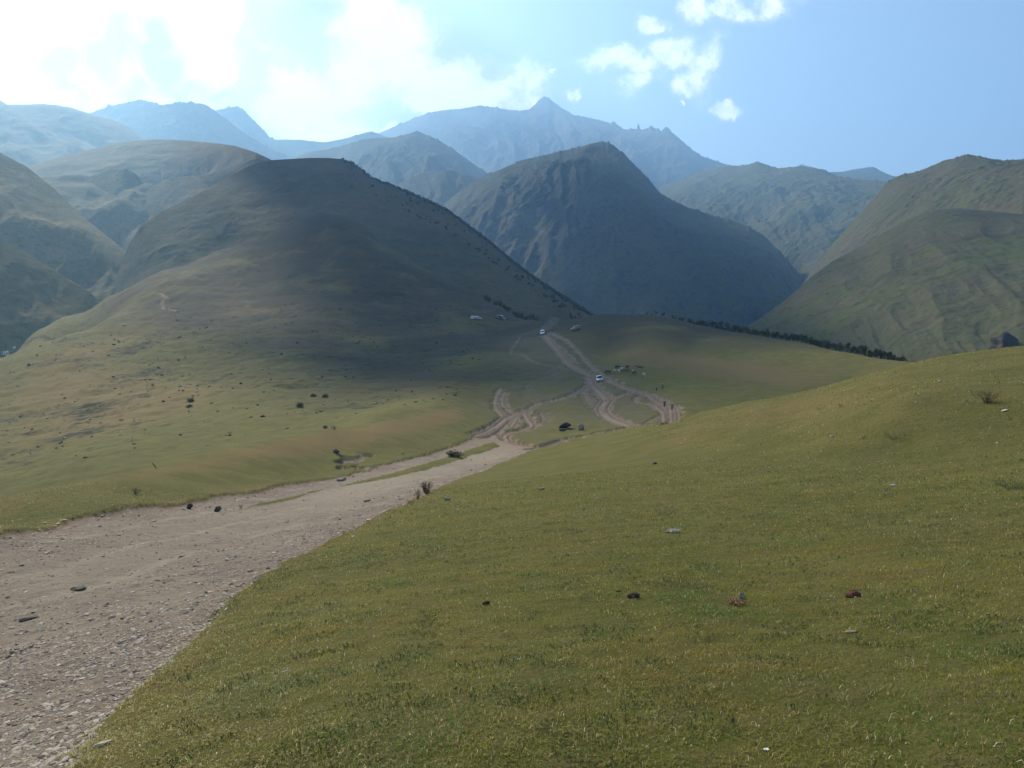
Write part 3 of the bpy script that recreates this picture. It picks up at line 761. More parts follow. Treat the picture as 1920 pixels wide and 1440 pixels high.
# valley floors, one sheet below everything
def lowland():
    g = np.linspace(0, 1, 110)
    gx_, gy_ = np.meshgrid(-6300 + 12600 * g, -2200 + 12700 * g, indexing='ij')
    x, y = gx_.ravel(), gy_.ravel()
    z = -215 + 45 * fbm(x / 900, y / 900, 4, 5) + np.clip(y - 4500, 0, 6000) * 0.06
    rows = np.arange(x.size).reshape(gx_.shape)
    q = np.stack([rows[:-1, :-1], rows[1:, :-1], rows[1:, 1:], rows[:-1, 1:]], -1).reshape(-1, 4)
    tag(link('terrain', np_mesh('terrain', np.stack([x, y, z], 1), q, M_HILL)), kind='structure')
lowland()
#=====HAZE=====
def haze():
    bm = bmesh.new(); bmesh.ops.create_cube(bm, size=1)
    me = bpy.data.meshes.new('haze'); bm.to_mesh(me); bm.free()
    o = link('haze', me); o.scale = (13000, 13000, 3560); o.location = (0, 4200, 3560 / 2 - 320)
    m = bpy.data.materials.new('haze'); m.use_nodes = True; m.node_tree.nodes.clear()
    T = NT(m.node_tree); out_ = T.n('ShaderNodeOutputMaterial'); v = T.n('ShaderNodeVolumePrincipled')
    v.inputs['Color'].default_value = (0.33, 0.60, 1.0, 1)
    v.inputs['Density'].default_value = HAZE_D
    v.inputs['Anisotropy'].default_value = 0.5
    T.l(v.outputs[0], out_.inputs['Volume']); me.materials.append(m)
    tag(o, 'thin pale blue haze filling the air over the valley', 'haze', kind='stuff')
HAZE_D = 1.38e-4
haze()

# ------------------------------------------------------------------ cumulus overhead (outside the picture), placed so their shadows darken the hills
M_CLOUD = simple('cloud', (0.85, 0.86, 0.88), 1.0, 0, 0.0)
def cloud(seed, target, height, puffs, label):
    """target: ground point its shadow should cover; puffs: (dx,dy,radius) in metres"""
    rnd = random.Random(seed)
    c = Vector(target) + SUN * ((height - target[2]) / SUN.z)
    bm = bmesh.new()
    for dx, dy, rad in puffs:
        k = max(5, int(rad / 22))
        for i in range(k * 3):
            a = rnd.uniform(0, 2 * PI); q = math.sqrt(rnd.random()) * rad
            rr = rnd.uniform(0.18, 0.36) * rad * (1.15 - 0.6 * q / rad)
            mt = Matrix.Translation((dx + q * math.cos(a), dy + q * math.sin(a), rnd.uniform(0, .25) * rad)) @ Matrix.Diagonal((1, 1, .55, 1))
            bmesh.ops.create_icosphere(bm, subdivisions=2, radius=rr, matrix=mt)
    for v in bm.verts:
        n_ = math.sin(v.co.x * .05) + math.sin(v.co.y * .043 + 1.3) + math.sin(v.co.z * .06 + v.co.x * .02)
        v.co.z += n_ * 4; v.co.x += math.sin(v.co.y * .08) * 6
    me = bpy.data.meshes.new('cloud'); bm.to_mesh(me); bm.free(); me.materials.append(M_CLOUD)
    for p in me.polygons: p.use_smooth = True
    o = link('cloud', me, loc=c); tag(o, label, 'cloud', 'clouds overhead', 'structure')
def gp(u, v, r): return pr(u, v, r)
CLOUDS = True
if CLOUDS:
    cloud(1, pr(790, 470, 800), 3700, [(0, 0, 260), (-90, 170, 190), (180, 190, 240), (-10, -190, 130), (330, 380, 220), (60, 520, 260), (-200, 480, 200), (20, -310, 110), (70, -200, 130), (120, -60, 140)], 'broad unseen cumulus placed to shade the forest ridge')
    cloud(2, pr(960, 680, 270), 3700, [(0, 0, 62), (-75, 35, 55), (-115, 60, 36), (50, 75, 50), (10, -40, 40), (-50, 90, 65), (20, 130, 60), (70, 120, 50), (35, -75, 26), (-40, -30, 40)], 'small unseen cumulus placed to shade the track junction')
    cloud(3, pr(1210, 470, 1950), 3700, [(0, 0, 260), (-210, 60, 180), (200, 30, 220), (250, 100, 250), (-130, -330, 180), (-60, -520, 120)], 'large unseen cumulus added to shade the pointed mountain')
    cloud(5, pr(650, 500, 600), 3700, [(10, 0, 85), (-20, 70, 75), (90, -60, 80), (30, -130, 60), (60, 80, 90), (140, -140, 60), (-10, 150, 80)], 'ragged unseen cumulus added to shade the front hill')
    cloud(4, pr(1450, 634, 330), 3700, [(0, 0, 46), (-60, 25, 44), (60, -10, 44), (120, -30, 40), (180, -60, 40), (-120, 60, 40)], 'thin band of unseen cumulus placed to shade the saddle crest')
#=====OBJECTS=====
rng = np.random.default_rng(7)
# ------------------------------------------------------------------ grass blades on the near slope (uncountable: one object)
def mat_attr(name, attrn='tint', rough=0.6, spec=0.3, trans=0.0):
    m = bpy.data.materials.new(name); m.use_nodes = True; m.node_tree.nodes.clear()
    T = NT(m.node_tree); o = T.n('ShaderNodeOutputMaterial'); b = T.n('ShaderNodeBsdfPrincipled')
    a = T.n('ShaderNodeAttribute'); a.attribute_name = attrn
    T.l(a.outputs['Color'], b.inputs['Base Color'])
    b.inputs['Roughness'].default_value = rough; b.inputs['Specular IOR Level'].default_value = spec
    if trans:
        tr = T.n('ShaderNodeBsdfTranslucent'); T.l(a.outputs['Color'], tr.inputs[0])
        mx = T.n('ShaderNodeMixShader'); mx.inputs[0].default_value = trans
        T.l(b.outputs[0], mx.inputs[1]); T.l(tr.outputs[0], mx.inputs[2]); T.l(mx.outputs[0], o.inputs[0])
    else:
        T.l(b.outputs[0], o.inputs[0])
    return m
M_BLADE = mat_attr('grass blade', rough=0.5, spec=0.25, trans=0.4)
def grass_field():
    Vs, Fs, Cs = [], [], []; base = 0
    bands = [(1.9, 5.5, 5200, .026, .0036), (5.5, 11, 2500, .028, .0052), (11, 22, 620, .034, .009), (22, 45, 90, .055, .02), (45, 105, 13, .08, .05)]
    for r0, r1, dens, hgt, wid in bands:
        a0, a1 = (R(-37), R(56)) if r1 < 25 else (R(-37), R(44))
        area = (a1 - a0) / 2 * (r1 * r1 - r0 * r0)
        n_ = int(area * dens)
        az = rng.uniform(a0, a1, n_); r = np.sqrt(rng.uniform(r0 * r0, r1 * r1, n_))
        x, y = np.sin(az) * r, np.cos(az) * r
        rd = sdf(x, y, ROAD) + (fbm(x / 0.7, y / 0.7, 4, 71, 0.6) * (0.17 + 0.006 * np.minimum(r, 80)) + fbm(x / 5, y / 5, 2, 73) * (0.25 * sstep(r, 8, 40))) * 1.3
        cl = fbm(x / 0.22, y / 0.22, 2, 201) + 0.6 * fbm(x / 1.3, y / 1.3, 2, 203)
        keep = (rd < -0.02 - 0.05 * rng.random(n_)) & (rng.random(n_) < 0.60 + 0.8 * cl)
        if r0 > 40: keep &= (x > 12)
        x, y, r, cl, rd = x[keep], y[keep], r[keep], cl[keep], rd[keep]
        n_ = len(x)
        z = full_h(x, y) - 0.004
        hh = hgt * rng.uniform(0.45, 1.25, n_) * (1 + 0.5 * cl) * (1 + 0.6 * np.exp(-np.abs(rd) / 0.25))
        w = wid * rng.uniform(0.6, 1.3, n_)
        yaw = rng.uniform(0, 2 * PI, n_); lean = rng.uniform(0.15, 1.5, n_)
        long_ = rng.random(n_) < 0.0015
        hh = np.where(long_, hh * 3.2, hh)
        dx, dy = np.cos(yaw), np.sin(yaw); px_, py_ = -dy, dx
        b0 = np.stack([x, y, z], 1)
        side = np.stack([px_, py_, np.zeros(n_)], 1) * (w / 2)[:, None]
        m1 = b0 + np.stack([dx * hh * lean * .3, dy * hh * lean * .3, hh * .62], 1)
        hh = np.where(rng.random(n_) < .15, hh * .75, hh); tip = b0 + np.stack([dx * hh * lean, dy * hh * lean, hh * (1.05 - 0.35 * lean)], 1)
        V = np.stack([b0 - side, b0 + side, m1 + side * .8, m1 - side * .8, tip], 1).reshape(-1, 3)
        i = base + np.arange(n_) * 5
        Fs.append(np.concatenate([np.stack([i, i + 1, i + 2], 1), np.stack([i, i + 2, i + 3], 1), np.stack([i + 3, i + 2, i + 4], 1)]))
        base += n_ * 5
        t = rng.random(n_); pat = fbm(x / 1.1, y / 1.1, 3, 211); pat2 = fbm(x / 7, y / 7, 2, 213)
        g = np.array([0.240, 0.240, 0.028])[None] * (1 - t[:, None]) + np.array([0.35, 0.33, 0.055])[None] * t[:, None]
        cool = sstep(pat, 0.0, 0.35)[:, None]; g = g * (1 - cool) + cool * g * np.array([0.42, 0.78, 0.7]); brn = sstep(fbm(x / 2.2, y / 1.4, 3, 219), 0.05, 0.4)[:, None]; g = g * (1 - brn) + brn * g * np.array([1.12, .86, .8])
        strawp = 0.13 + 0.28 * sstep(pat2 + pat * .5, -0.05, 0.5)
        st = rng.random(n_) < strawp
        straw = np.array([0.46, 0.365, 0.165])[None] * rng.uniform(0.5, 1.25, n_)[:, None]
        br = rng.random(n_) < 0.10
        c = np.where(st[:, None], straw, g); gl = rng.random(n_) < .022; c = np.where(gl[:, None], np.array([0.80, 0.72, 0.45])[None], c); c = np.where(br[:, None], np.array([0.17, 0.10, 0.05])[None], c)  # straw and brown blades; a few coloured very pale as sun glints
        Vs.append(V); Cs.append(np.repeat(c, 5, 0))
    # broad low weed leaves in clumps between the blades
    for r0, r1, dens, wid in [(2.0, 8, 900, .010), (8, 20, 220, .018), (20, 45, 22, .04)]:
        n_ = int((R(40) + R(37)) / 2 * (r1 * r1 - r0 * r0) * dens)
        az = rng.uniform(R(-37), R(40), n_); r = np.sqrt(rng.uniform(r0 * r0, r1 * r1, n_)); x, y = np.sin(az) * r, np.cos(az) * r
        keep = (fbm(x / .5, y / .5, 3, 231) + .4 * fbm(x / 3, y / 3, 2, 233) > .16) & (sdf(x, y, ROAD) < -.1)
        x, y, r = x[keep], y[keep], r[keep]; n_ = len(x); z = full_h(x, y)
        yaw = rng.uniform(0, 2 * PI, n_); dx, dy = np.cos(yaw), np.sin(yaw); L = wid * rng.uniform(1.2, 2.6, n_); w = wid * rng.uniform(.5, 1, n_)
        b0 = np.stack([x, y, z + .004], 1); side = np.stack([-dy, dx, np.zeros(n_)], 1) * (w / 2)[:, None]
        m1 = b0 + np.stack([dx * L * .5, dy * L * .5, L * .45 + .008], 1); tip = b0 + np.stack([dx * L, dy * L, L * .3], 1)
        V = np.stack([b0, b0 + side * .4, m1 + side, m1 - side, tip], 1).reshape(-1, 3)
        i = base + np.arange(n_) * 5
        Fs.append(np.concatenate([np.stack([i, i + 1, i + 2], 1), np.stack([i, i + 2, i + 3], 1), np.stack([i + 3, i + 2, i + 4], 1)])); base += n_ * 5
        t = rng.random(n_)[:, None]; c = np.array([.065, .105, .026]) * (1 - t) + np.array([.15, .18, .045]) * t
        Vs.append(V); Cs.append(np.repeat(c, 5, 0))
    me = np_mesh('grass', np.concatenate(Vs), np.concatenate(Fs), M_BLADE, False, None, {'tint': np.concatenate(Cs)})
    tag(link('grass', me), 'short olive and straw coloured grass covering the near slope', 'grass', kind='stuff')
grass_field()

# ------------------------------------------------------------------ gravel on the road
def ico():
    bm = bmesh.new(); bmesh.ops.create_icosphere(bm, subdivisions=1, radius=1)
    v = np.array([q.co[:] for q in bm.verts]); f = np.array([[q.index for q in p.verts] for p in bm.faces]); bm.free()
    return v, f
M_STONE = mat_attr('slate chip', rough=0.75, spec=0.15)
def gravel_field():
    iv, if_ = ico(); Vs, Fs, Cs = [], [], []; base = 0
    for r0, r1, dens, size in [(2.2, 6, 2700, .0095), (6, 13, 760, .0125), (13, 28, 130, .018), (28, 60, 14, .032), (60, 105, 1.4, .06)]:
        a0, a1 = R(-37), R(8)
        area = (a1 - a0) / 2 * (r1 * r1 - r0 * r0); n_ = int(area * dens)
        az = rng.uniform(a0, a1, n_); r = np.sqrt(rng.uniform(r0 * r0, r1 * r1, n_))
        x, y = np.sin(az) * r, np.cos(az) * r
        rd = sdf(x, y, ROAD); md = sdf(x, y, MEDIAN)
        dusty = sstep(rd, 2.0, 5.0) * sstep(r, 7, 14)
        cl = fbm(x / 1.3, y / 1.3, 3, 301)
        p = (0.45 + 1.1 * cl) * (1 - 0.82 * dusty) + 0.45 * np.exp(-np.abs(rd) / 0.5)
        keep = (rd > -0.12) & (rng.random(n_) < p) & (md < 0.3)
        x, y, r = x[keep], y[keep], r[keep]; n_ = len(x)
        if n_ == 0: continue
        z = full_h(x, y)
        sz = size * np.exp(rng.normal(0, .42, n_)); fl = rng.uniform(0.18, 0.55, n_)
        V = iv[None] * (1 + rng.uniform(-.32, .32, (n_, len(iv), 1)))
        V = V * np.stack([sz * rng.uniform(.8, 1.7, n_), sz, sz * fl], 1)[:, None, :]
        a = rng.uniform(0, 2 * PI, n_); t = rng.normal(0, .22, n_)
        ca, sa, ct, st_ = np.cos(a), np.sin(a), np.cos(t), np.sin(t)
        X = V[..., 0] * ct[:, None] + V[..., 2] * st_[:, None]; Z = -V[..., 0] * st_[:, None] + V[..., 2] * ct[:, None]; Y = V[..., 1]
        V = np.stack([X * ca[:, None] - Y * sa[:, None] + x[:, None], X * sa[:, None] + Y * ca[:, None] + y[:, None], Z + z[:, None] + (sz * fl * .35)[:, None]], -1)
        Vs.append(V.reshape(-1, 3)); Fs.append((if_[None] + (base + np.arange(n_) * len(iv))[:, None, None]).reshape(-1, 3)); base += n_ * len(iv)
        k = rng.random(n_)[:, None]
        c = np.array([.14, .108, .088]) * (1 - k) + np.array([.40, .32, .25]) * k
        pale = rng.random(n_) < .14; c = np.where(pale[:, None], np.array([.44, .38, .32])[None], c)
        Cs.append(np.repeat(c, len(iv), 0))
    me = np_mesh('gravel', np.concatenate(Vs), np.concatenate(Fs), M_STONE, False, None, {'tint': np.concatenate(Cs)})
    tag(link('gravel', me), 'grey and pinkish slate chips strewn over the dirt road', 'gravel', kind='stuff')
gravel_field()
# ------------------------------------------------------------------ generic builders
def bm_obj(name, bm, mat, parent=None, smooth=False, **kw):
    me = bpy.data.meshes.new(name); bm.normal_update(); bm.to_mesh(me); bm.free()
    if isinstance(mat, (list, tuple)):
        for m in mat: me.materials.append(m)
    else: me.materials.append(mat)
    if smooth:
        for p in me.polygons: p.use_smooth = True
    return link(name, me, parent, **kw)
def tube(bm, p0, p1, r0, r1, seg=6):
    p0, p1 = Vector(p0), Vector(p1); d = p1 - p0
    if d.length < 1e-6: return
    mt = Matrix.Translation((p0 + p1) / 2) @ d.to_track_quat('Z', 'Y').to_matrix().to_4x4()
    bmesh.ops.create_cone(bm, cap_ends=True, segments=seg, radius1=r0, radius2=r1, depth=d.length, matrix=mt)
def box(bm, c, s, rot=None, bevel=0):
    mt = Matrix.Translation(c)
    if rot: mt = mt @ rot
    r = bmesh.ops.create_cube(bm, size=1, matrix=mt @ Matrix.Diagonal((s[0], s[1], s[2], 1)))
    if bevel:
        es = list({e for v in r['verts'] for e in v.link_edges})
        bmesh.ops.bevel(bm, geom=es, offset=bevel, segments=2, affect='EDGES')
def slope_rot(x, y, yaw=0):
    e = 0.25
    n_ = Vector((-(H(x + e, y) - H(x - e, y)) / (2 * e), -(H(x, y + e) - H(x, y - e)) / (2 * e), 1)).normalized()
    q = Vector((0, 0, 1)).rotation_difference(n_)
    return (q.to_matrix() @ Matrix.Rotation(yaw, 3, 'Z')).to_euler()
M_ROCKS = {}
def rock_mat(col, var=.3):
    k = tuple(col)
    if k not in M_ROCKS: M_ROCKS[k] = simple('rock', col, 0.9, 0, 0.15, var, 9.0, 0.012)
    return M_ROCKS[k]
def rock_mesh(seed, size, cuts=9, rough=0.16, sub=3):
    rnd = random.Random(seed); bm = bmesh.new()
    bmesh.ops.create_icosphere(bm, subdivisions=sub, radius=1)
    planes = []
    for i in range(cuts):
        v = Vector((rnd.gauss(0, 1), rnd.gauss(0, 1), rnd.gauss(0, .8))).normalized(); planes.append((v, rnd.uniform(.55, .88)))
    ph = [rnd.uniform(0, 6) for _ in range(6)]
    for v in bm.verts:
        for pn, d in planes:
            k = v.co.dot(pn) - d
            if k > 0: v.co -= pn * k
        n_ = math.sin(v.co.x * 5 + ph[0]) * math.sin(v.co.y * 6 + ph[1]) + .6 * math.sin(v.co.z * 11 + ph[2] + v.co.x * 7)
        v.co *= 1 + rough * .35 * n_
        v.co.x *= size[0]; v.co.y *= size[1]; v.co.z *= size[2]
    return bm
def place_rock(u, v, wpx_, ratio, hratio, col, label, seed, name='rock', cat='rock', yaw=None, sink=.3, group=None, cuts=9):
    wpx = wpx_ * (.75 if col == WHITE else 1)
    p = ground_at(u, v); w = wpx * math.hypot(p.x, p.y) / F
    bm = rock_mesh(seed, (w / 2, w / 2 * ratio, w / 2 * hratio), cuts)
    o = bm_obj(name, bm, rock_mat(col), None, False, loc=p + Vector((0, 0, w / 2 * hratio * (1 - sink))), rot=slope_rot(p.x, p.y, random.Random(seed).uniform(-.5, .5) if yaw is None else yaw))
    tag(o, label, cat, group)
    return o
PALE, GREY, DARK, BRN, WHITE = (.36, .31, .23), (.16, .15, .14), (.055, .05, .048), (.14, .075, .045), (.55, .51, .44)
place_rock(1262, 999, 36, .6, .26, PALE, 'flat pale stone lying alone in the middle of the lawn', 11, cuts=14)
place_rock(1390, 1124, 17, .8, .9, (.26, .21, .16), 'small grey stone with a pale top beside reddish dead weeds', 12)
place_rock(1595, 1186, 26, .5, .18, (.26, .21, .15), 'flat tan stone half sunk in the grass at lower right', 13)
place_rock(838, 938, 15, .7, .5, (.2, .19, .14), 'small grey stone on the lawn just right of the roadside bush', 14)
place_rock(860, 957, 8, .7, .5, WHITE, 'tiny white stone below the small grey stone near the road edge', 15)
place_rock(1014, 919, 18, .8, .35, (.24, .18, .13), 'reddish tan stone in a small hollow of the upper lawn', 16)
place_rock(1228, 870, 9, .8, .5, DARK, 'tiny dark stone on the lawn below the track junction', 17)
place_rock(1559, 820, 10, .8, .7, WHITE, 'white stone on the upper lawn left of the yellow weeds', 18)
place_rock(1884, 771, 14, .8, .35, WHITE, 'white stone below the twiggy bush near the right edge', 19)
place_rock(1763, 715, 8, .8, .5, WHITE, 'small white stone under the crest of the near slope', 20)
place_rock(1582, 734, 7, .8, .5, WHITE, 'small white stone left along the crest of the near slope', 22)
place_rock(1718, 755, 6, .8, .5, WHITE, 'tiny white stone midway up the lawn left of the twiggy bush', 23)
place_rock(1869, 831, 7, .8, .4, WHITE, 'tiny white stone low on the right part of the lawn', 24)
place_rock(536, 1259, 26, .22, .14, WHITE, 'thin white stone sliver in the grass at lower left', 25)
place_rock(54, 1139, 30, .6, .2, (.095, .085, .075), 'flat dark stone in the gravel at the left edge of the road', 26)
place_rock(146, 1084, 26, .7, .22, (.12, .10, .08), 'dark brown flat stone in the middle of the road', 27)
place_rock(356, 947, 11, .9, 1.0, DARK, 'upright dark stone at the far side of the road', 28)
place_rock(408, 951, 14, .9, .8, (.075, .065, .055), 'rounded dark stone beside the upright one across the road', 29)
place_rock(339, 1027, 8, .9, .6, (.10, .07, .05), 'small brown stone on the dusty middle of the road', 30)
place_rock(631, 850, 14, .8, .75, (.10, .09, .085), 'dark rock with a white top on the dry grass bank', 31)
place_rock(641, 897, 24, .7, .35, (.24, .2, .16), 'low broad slab between the dirt lane and the gravel road', 32)
place_rock(688, 933, 16, .6, .3, (.30, .26, .21), 'flat pale slab lying across the gravel road', 33)
place_rock(720, 956, 20, .5, .35, (.46, .42, .34), 'long white slab at the edge where gravel meets lawn', 34)
place_rock(752, 946, 9, .6, .4, (.5, .46, .38), 'short white slab by the bush at the road edge', 35)
place_rock(192, 1397, 42, .35, .2, (.42, .36, .29), 'large pale slate slab at the bottom corner of the road', 36)
place_rock(425, 1142, 14, .8, .4, WHITE, 'white stone at the foot of the cut bank by the road', 37)
place_rock(663, 1007, 8, .8, .5, (.45, .42, .33), 'pale rounded stone on the verge halfway up the road', 38)
place_rock(470, 1054, 14, .4, .25, (.17, .155, .12), 'narrow grey slab lying on the gravel near the verge', 39)
place_rock(446, 1078, 13, .5, .35, (.30, .27, .19), 'yellowish slab on gravel below the narrow grey one', 40)
place_rock(83, 982, 11, .5, .3, WHITE, 'white flat stone where the far bank meets the road', 41)
place_rock(1059, 803, 25, .75, .55, (.045, .042, .045), 'large rounded dark boulder on grass inside the track junction', 42, 'boulder', 'boulder', yaw=0.3, sink=.25, cuts=6)
place_rock(1055, 808, 22, .4, .26, (.085, .082, .085), 'low flat boulder resting against the large rounded dark one', 43, 'boulder', 'boulder', yaw=0.0, sink=.2, cuts=10)
place_rock(1089, 806, 17, .9, .8, (.24, .21, .16), 'grey wedge shaped boulder right of the dark pair by the track', 44, 'boulder', 'boulder', yaw=-.4, sink=.3, cuts=12)
place_rock(610, 803, 9, .8, .7, (.10, .10, .11), 'small grey rock at the foot of the green hillside', 45)

def clod(u, v, wpx, col, label, seed, name, cat, n=9, flat=.5):
    p = ground_at(u, v); w = wpx * math.hypot(p.x, p.y) / F; rnd = random.Random(seed); bm = bmesh.new()
    for i in range(n):
        a = rnd.uniform(0, 6.28); q = rnd.random() ** .6 * w * .36; r_ = w * rnd.uniform(.13, .24) * (1.2 - q / w)
        m_ = Matrix.Translation((q * math.cos(a), q * math.sin(a) * .8, r_ * .35 + (w * .12 * (1 - q / (w * .36))))) @ Matrix.Diagonal((1, 1, flat + .2, 1))
        ret = bmesh.ops.create_icosphere(bm, subdivisions=2, radius=r_, matrix=m_)
        for vv in ret['verts']:
            vv.co += Vector((rnd.gauss(0, 1), rnd.gauss(0, 1), rnd.gauss(0, 1))) * r_ * .13
    o = bm_obj(name, bm, rock_mat(col, .5), loc=p, rot=slope_rot(p.x, p.y)); tag(o, label, cat)
clod(1190, 1122, 30, (.045, .028, .02), 'dark brown dung heap in the middle of the lawn', 61, 'dung_heap', 'dung', 14)
clod(1160, 1110, 12, (.05, .032, .024), 'small scattered dung clump left of the larger heap', 64, 'dung_heap', 'dung', 5)
clod(912, 1133, 18, (.035, .022, .017), 'small round dark dung clod left of the middle of the lawn', 62, 'dung_heap', 'dung', 9)
clod(1601, 1119, 32, (.12, .055, .035), 'reddish brown dung heap on the right side of the lawn', 63, 'dung_heap', 'dung', 12, .4)

M_LITTER = simple('torn plastic', (.42, .44, .52), .4, 0, .4, .1)
M_LITTERW = simple('paper scrap', (.75, .75, .76), .6, 0, .3, .05)
def litter(u, v, wpx, mat, label, seed):
    p = ground_at(u, v); w = wpx * math.hypot(p.x, p.y) / F; rnd = random.Random(seed); bm = bmesh.new()
    bmesh.ops.create_grid(bm, x_segments=6, y_segments=5, size=w / 2)
    for vv in bm.verts: vv.co.z += rnd.uniform(0, .3) * w; vv.co.x += rnd.uniform(-.1, .1) * w
    bmesh.ops.solidify(bm, geom=bm.faces[:], thickness=w * .03)
    o = bm_obj('litter', bm, mat, loc=p + Vector((0, 0, w * .1)), rot=slope_rot(p.x, p.y, rnd.uniform(0, 3))); tag(o, label, 'litter')
litter(1675, 911, 8, M_LITTER, 'small bluish grey scrap of litter on the right of the lawn', 1)
litter(1437, 1407, 9, M_LITTERW, 'small white scrap of litter at the bottom of the lawn', 2)
litter(971, 1238, 7, M_LITTER, 'tiny bluish scrap of litter in the lower middle of the lawn', 3)

# ------------------------------------------------------------------ plants
def leaf_plant(name, p, w, h, nstem, nleaf, leaf, cols, stemcol, label, cat, seed, droop=.3, leafy=True, group=None):
    rnd = random.Random(seed); root = empty(name, p); tag(root, label, cat, group)
    bm = bmesh.new(); tips = []
    for i in range(nstem):
        a = rnd.uniform(0, 6.28); sp = rnd.random() ** .7 * w / 2
        q0 = Vector((math.cos(a) * sp * .2, math.sin(a) * sp * .2, -.01)); 
        top = Vector((math.cos(a) * sp, math.sin(a) * sp, h * rnd.uniform(.55, 1.0) * (1 - droop * sp / w)))
        midp = q0.lerp(top, .5) + Vector((rnd.uniform(-1, 1), rnd.uniform(-1, 1), rnd.uniform(0, 1))) * h * .07
        r_ = max(.0018, h * .010); tube(bm, q0, midp, r_, r_ * .75, 4); tube(bm, midp, top, r_ * .75, r_ * .4, 4)
        tips += [(q0, midp), (midp, top), (midp, top)]
    bm_obj('stems', bm, simple('stems', stemcol, .8, 0, .2, .2), root)
    Vv, Ff, Cc = [], [], []
    for i in range(nleaf):
        a_, b_ = rnd.choice(tips); c = a_.lerp(b_, rnd.uniform(.2, 1.05)) + Vector((rnd.gauss(0, 1), rnd.gauss(0, 1), rnd.gauss(0, 1))) * leaf * .8
        d = Vector((rnd.gauss(0, 1), rnd.gauss(0, 1), rnd.gauss(.3, .7))).normalized(); s_ = d.orthogonal().normalized() * leaf * rnd.uniform(.2, .4); l_ = d * leaf * rnd.uniform(.6, 1.3)
        k = len(Vv); Vv += [c, c + l_ * .5 + s_, c + l_, c + l_ * .5 - s_]; Ff.append((k, k + 1, k + 2, k + 3)); cc = rnd.choice(cols); f = rnd.uniform(.7, 1.3); Cc += [tuple(x * f for x in cc)] * 4
    me = np_mesh('foliage', np.array([v[:] for v in Vv]), np.array(Ff), M_LEAF, False, None, {'tint': np.array(Cc)})
    link('foliage', me, root)
    return root
M_LEAF = mat_attr('leaf', rough=.55, spec=.3, trans=.3)
DG, OL, YL, BR2, GR = (.035, .045, .018), (.10, .10, .03), (.26, .22, .06), (.10, .065, .035), (.05, .10, .02)
def plant(u, v, wpx, hpx, *a, name='bush', **k):
    p = ground_at(u, v); d = math.hypot(p.x, p.y) / F
    return leaf_plant(name, p, wpx * d, hpx * d, *a, **k)
plant(800, 926, 28, 26, 34, 650, .055, [DG, BR2, OL], (.08, .06, .04), 'dark scrubby bush at the edge between road and lawn', 'bush', 71)
plant(783, 936, 16, 20, 14, 160, .05, [BR2, OL], (.10, .08, .05), 'thin half bare shrub left of the dark roadside bush', 'bush', 72)
plant(770, 946, 16, 8, 10, 120, .04, [YL, OL], (.10, .08, .05), 'low yellowish tuft below the roadside bush', 'plant', 73, name='weed')
plant(1850, 755, 46, 22, 46, 700, .045, [(.05, .04, .02), BR2, (.06, .035, .02)], (.16, .12, .08), 'dark twiggy low bush high on the lawn near the right edge', 'bush', 74)
plant(1828, 741, 26, 12, 14, 80, .035, [YL, (.35, .33, .25)], (.22, .18, .12), 'pale dry sprig leaning from the left side of the twiggy bush', 'plant', 75, name='weed')
plant(1822, 757, 18, 7, 10, 110, .035, [BR2, (.2, .13, .08)], (.1, .07, .05), 'small brown tuft below and left of the twiggy bush', 'plant', 76, name='weed')
plant(1678, 822, 56, 16, 30, 420, .032, [YL, OL, YL], (.2, .17, .07), 'patch of yellow green weeds on the right part of the lawn', 'plant', 77, name='weed')
plant(1697, 817, 10, 10, 8, 60, .03, [(.2, .2, .22), OL], (.2, .2, .2), 'grey leaved weed at the right end of the yellow weeds', 'plant', 78, name='weed')
plant(1618, 823, 18, 6, 8, 90, .03, [BR2, DG], (.06, .04, .03), 'dark low tuft left of the yellow weeds', 'plant', 79, name='weed')
plant(1576, 764, 15, 7, 8, 110, .04, [DG, BR2], (.06, .04, .03), 'small dark tuft on the upper lawn, right one of a close pair', 'plant', 80, name='weed')
plant(1536, 769, 18, 7, 8, 100, .04, [OL, BR2], (.06, .04, .03), 'small brownish tuft on the upper lawn, left one of a close pair', 'plant', 81, name='weed')
plant(1717, 789, 18, 6, 8, 80, .03, [DG, YL], (.06, .04, .03), 'small dark sprig above the yellow weeds', 'plant', 82, name='weed')
plant(1893, 787, 14, 7, 8, 80, .03, [GR, DG], (.06, .05, .03), 'green sprig below the white stone near the right edge', 'plant', 83, name='weed')
plant(1900, 918, 66, 14, 30, 900, .02, [GR, (.04, .085, .02), (.03, .06, .015)], (.05, .07, .02), 'bright green clover patch at the right edge of the lawn', 'plant', 84, name='clover_patch')
plant(1480, 1128, 2, 2, 1, 1, .005, [YL], (.2, .1, .05), 'x', 'plant', 1) if False else None
plant(1382, 1134, 46, 8, 40, 260, .018, [(.20, .085, .045), (.16, .06, .035), (.25, .13, .07)], (.2, .09, .05), 'reddish dead weeds lying under the small grey stone', 'plant', 85, name='weed')
plant(255, 927, 17, 13, 16, 200, .05, [OL, YL, BR2], (.1, .08, .05), 'bushy tuft on the grass bank across the road', 'bush', 86)
plant(452, 947, 8, 8, 7, 70, .04, [DG, OL], (.08, .06, .04), 'tiny dark tuft on the strip between lane and gravel road', 'plant', 87, name='weed')
plant(850, 856, 36, 9, 14, 900, .20, [OL, BR2, OL], (.1, .08, .05), 'scrubby growth on the grass strip between the two lanes', 'bush', 88)
plant(757, 853, 12, 5, 8, 70, .07, [DG, DG, OL], (.05, .04, .03), 'low dark shrub above the dirt lane', 'bush', 89)
plant(627, 806, 14, 8, 10, 120, .11, [DG, OL], (.05, .04, .03), 'dark shrub at the foot of the green hillside', 'bush', 90)
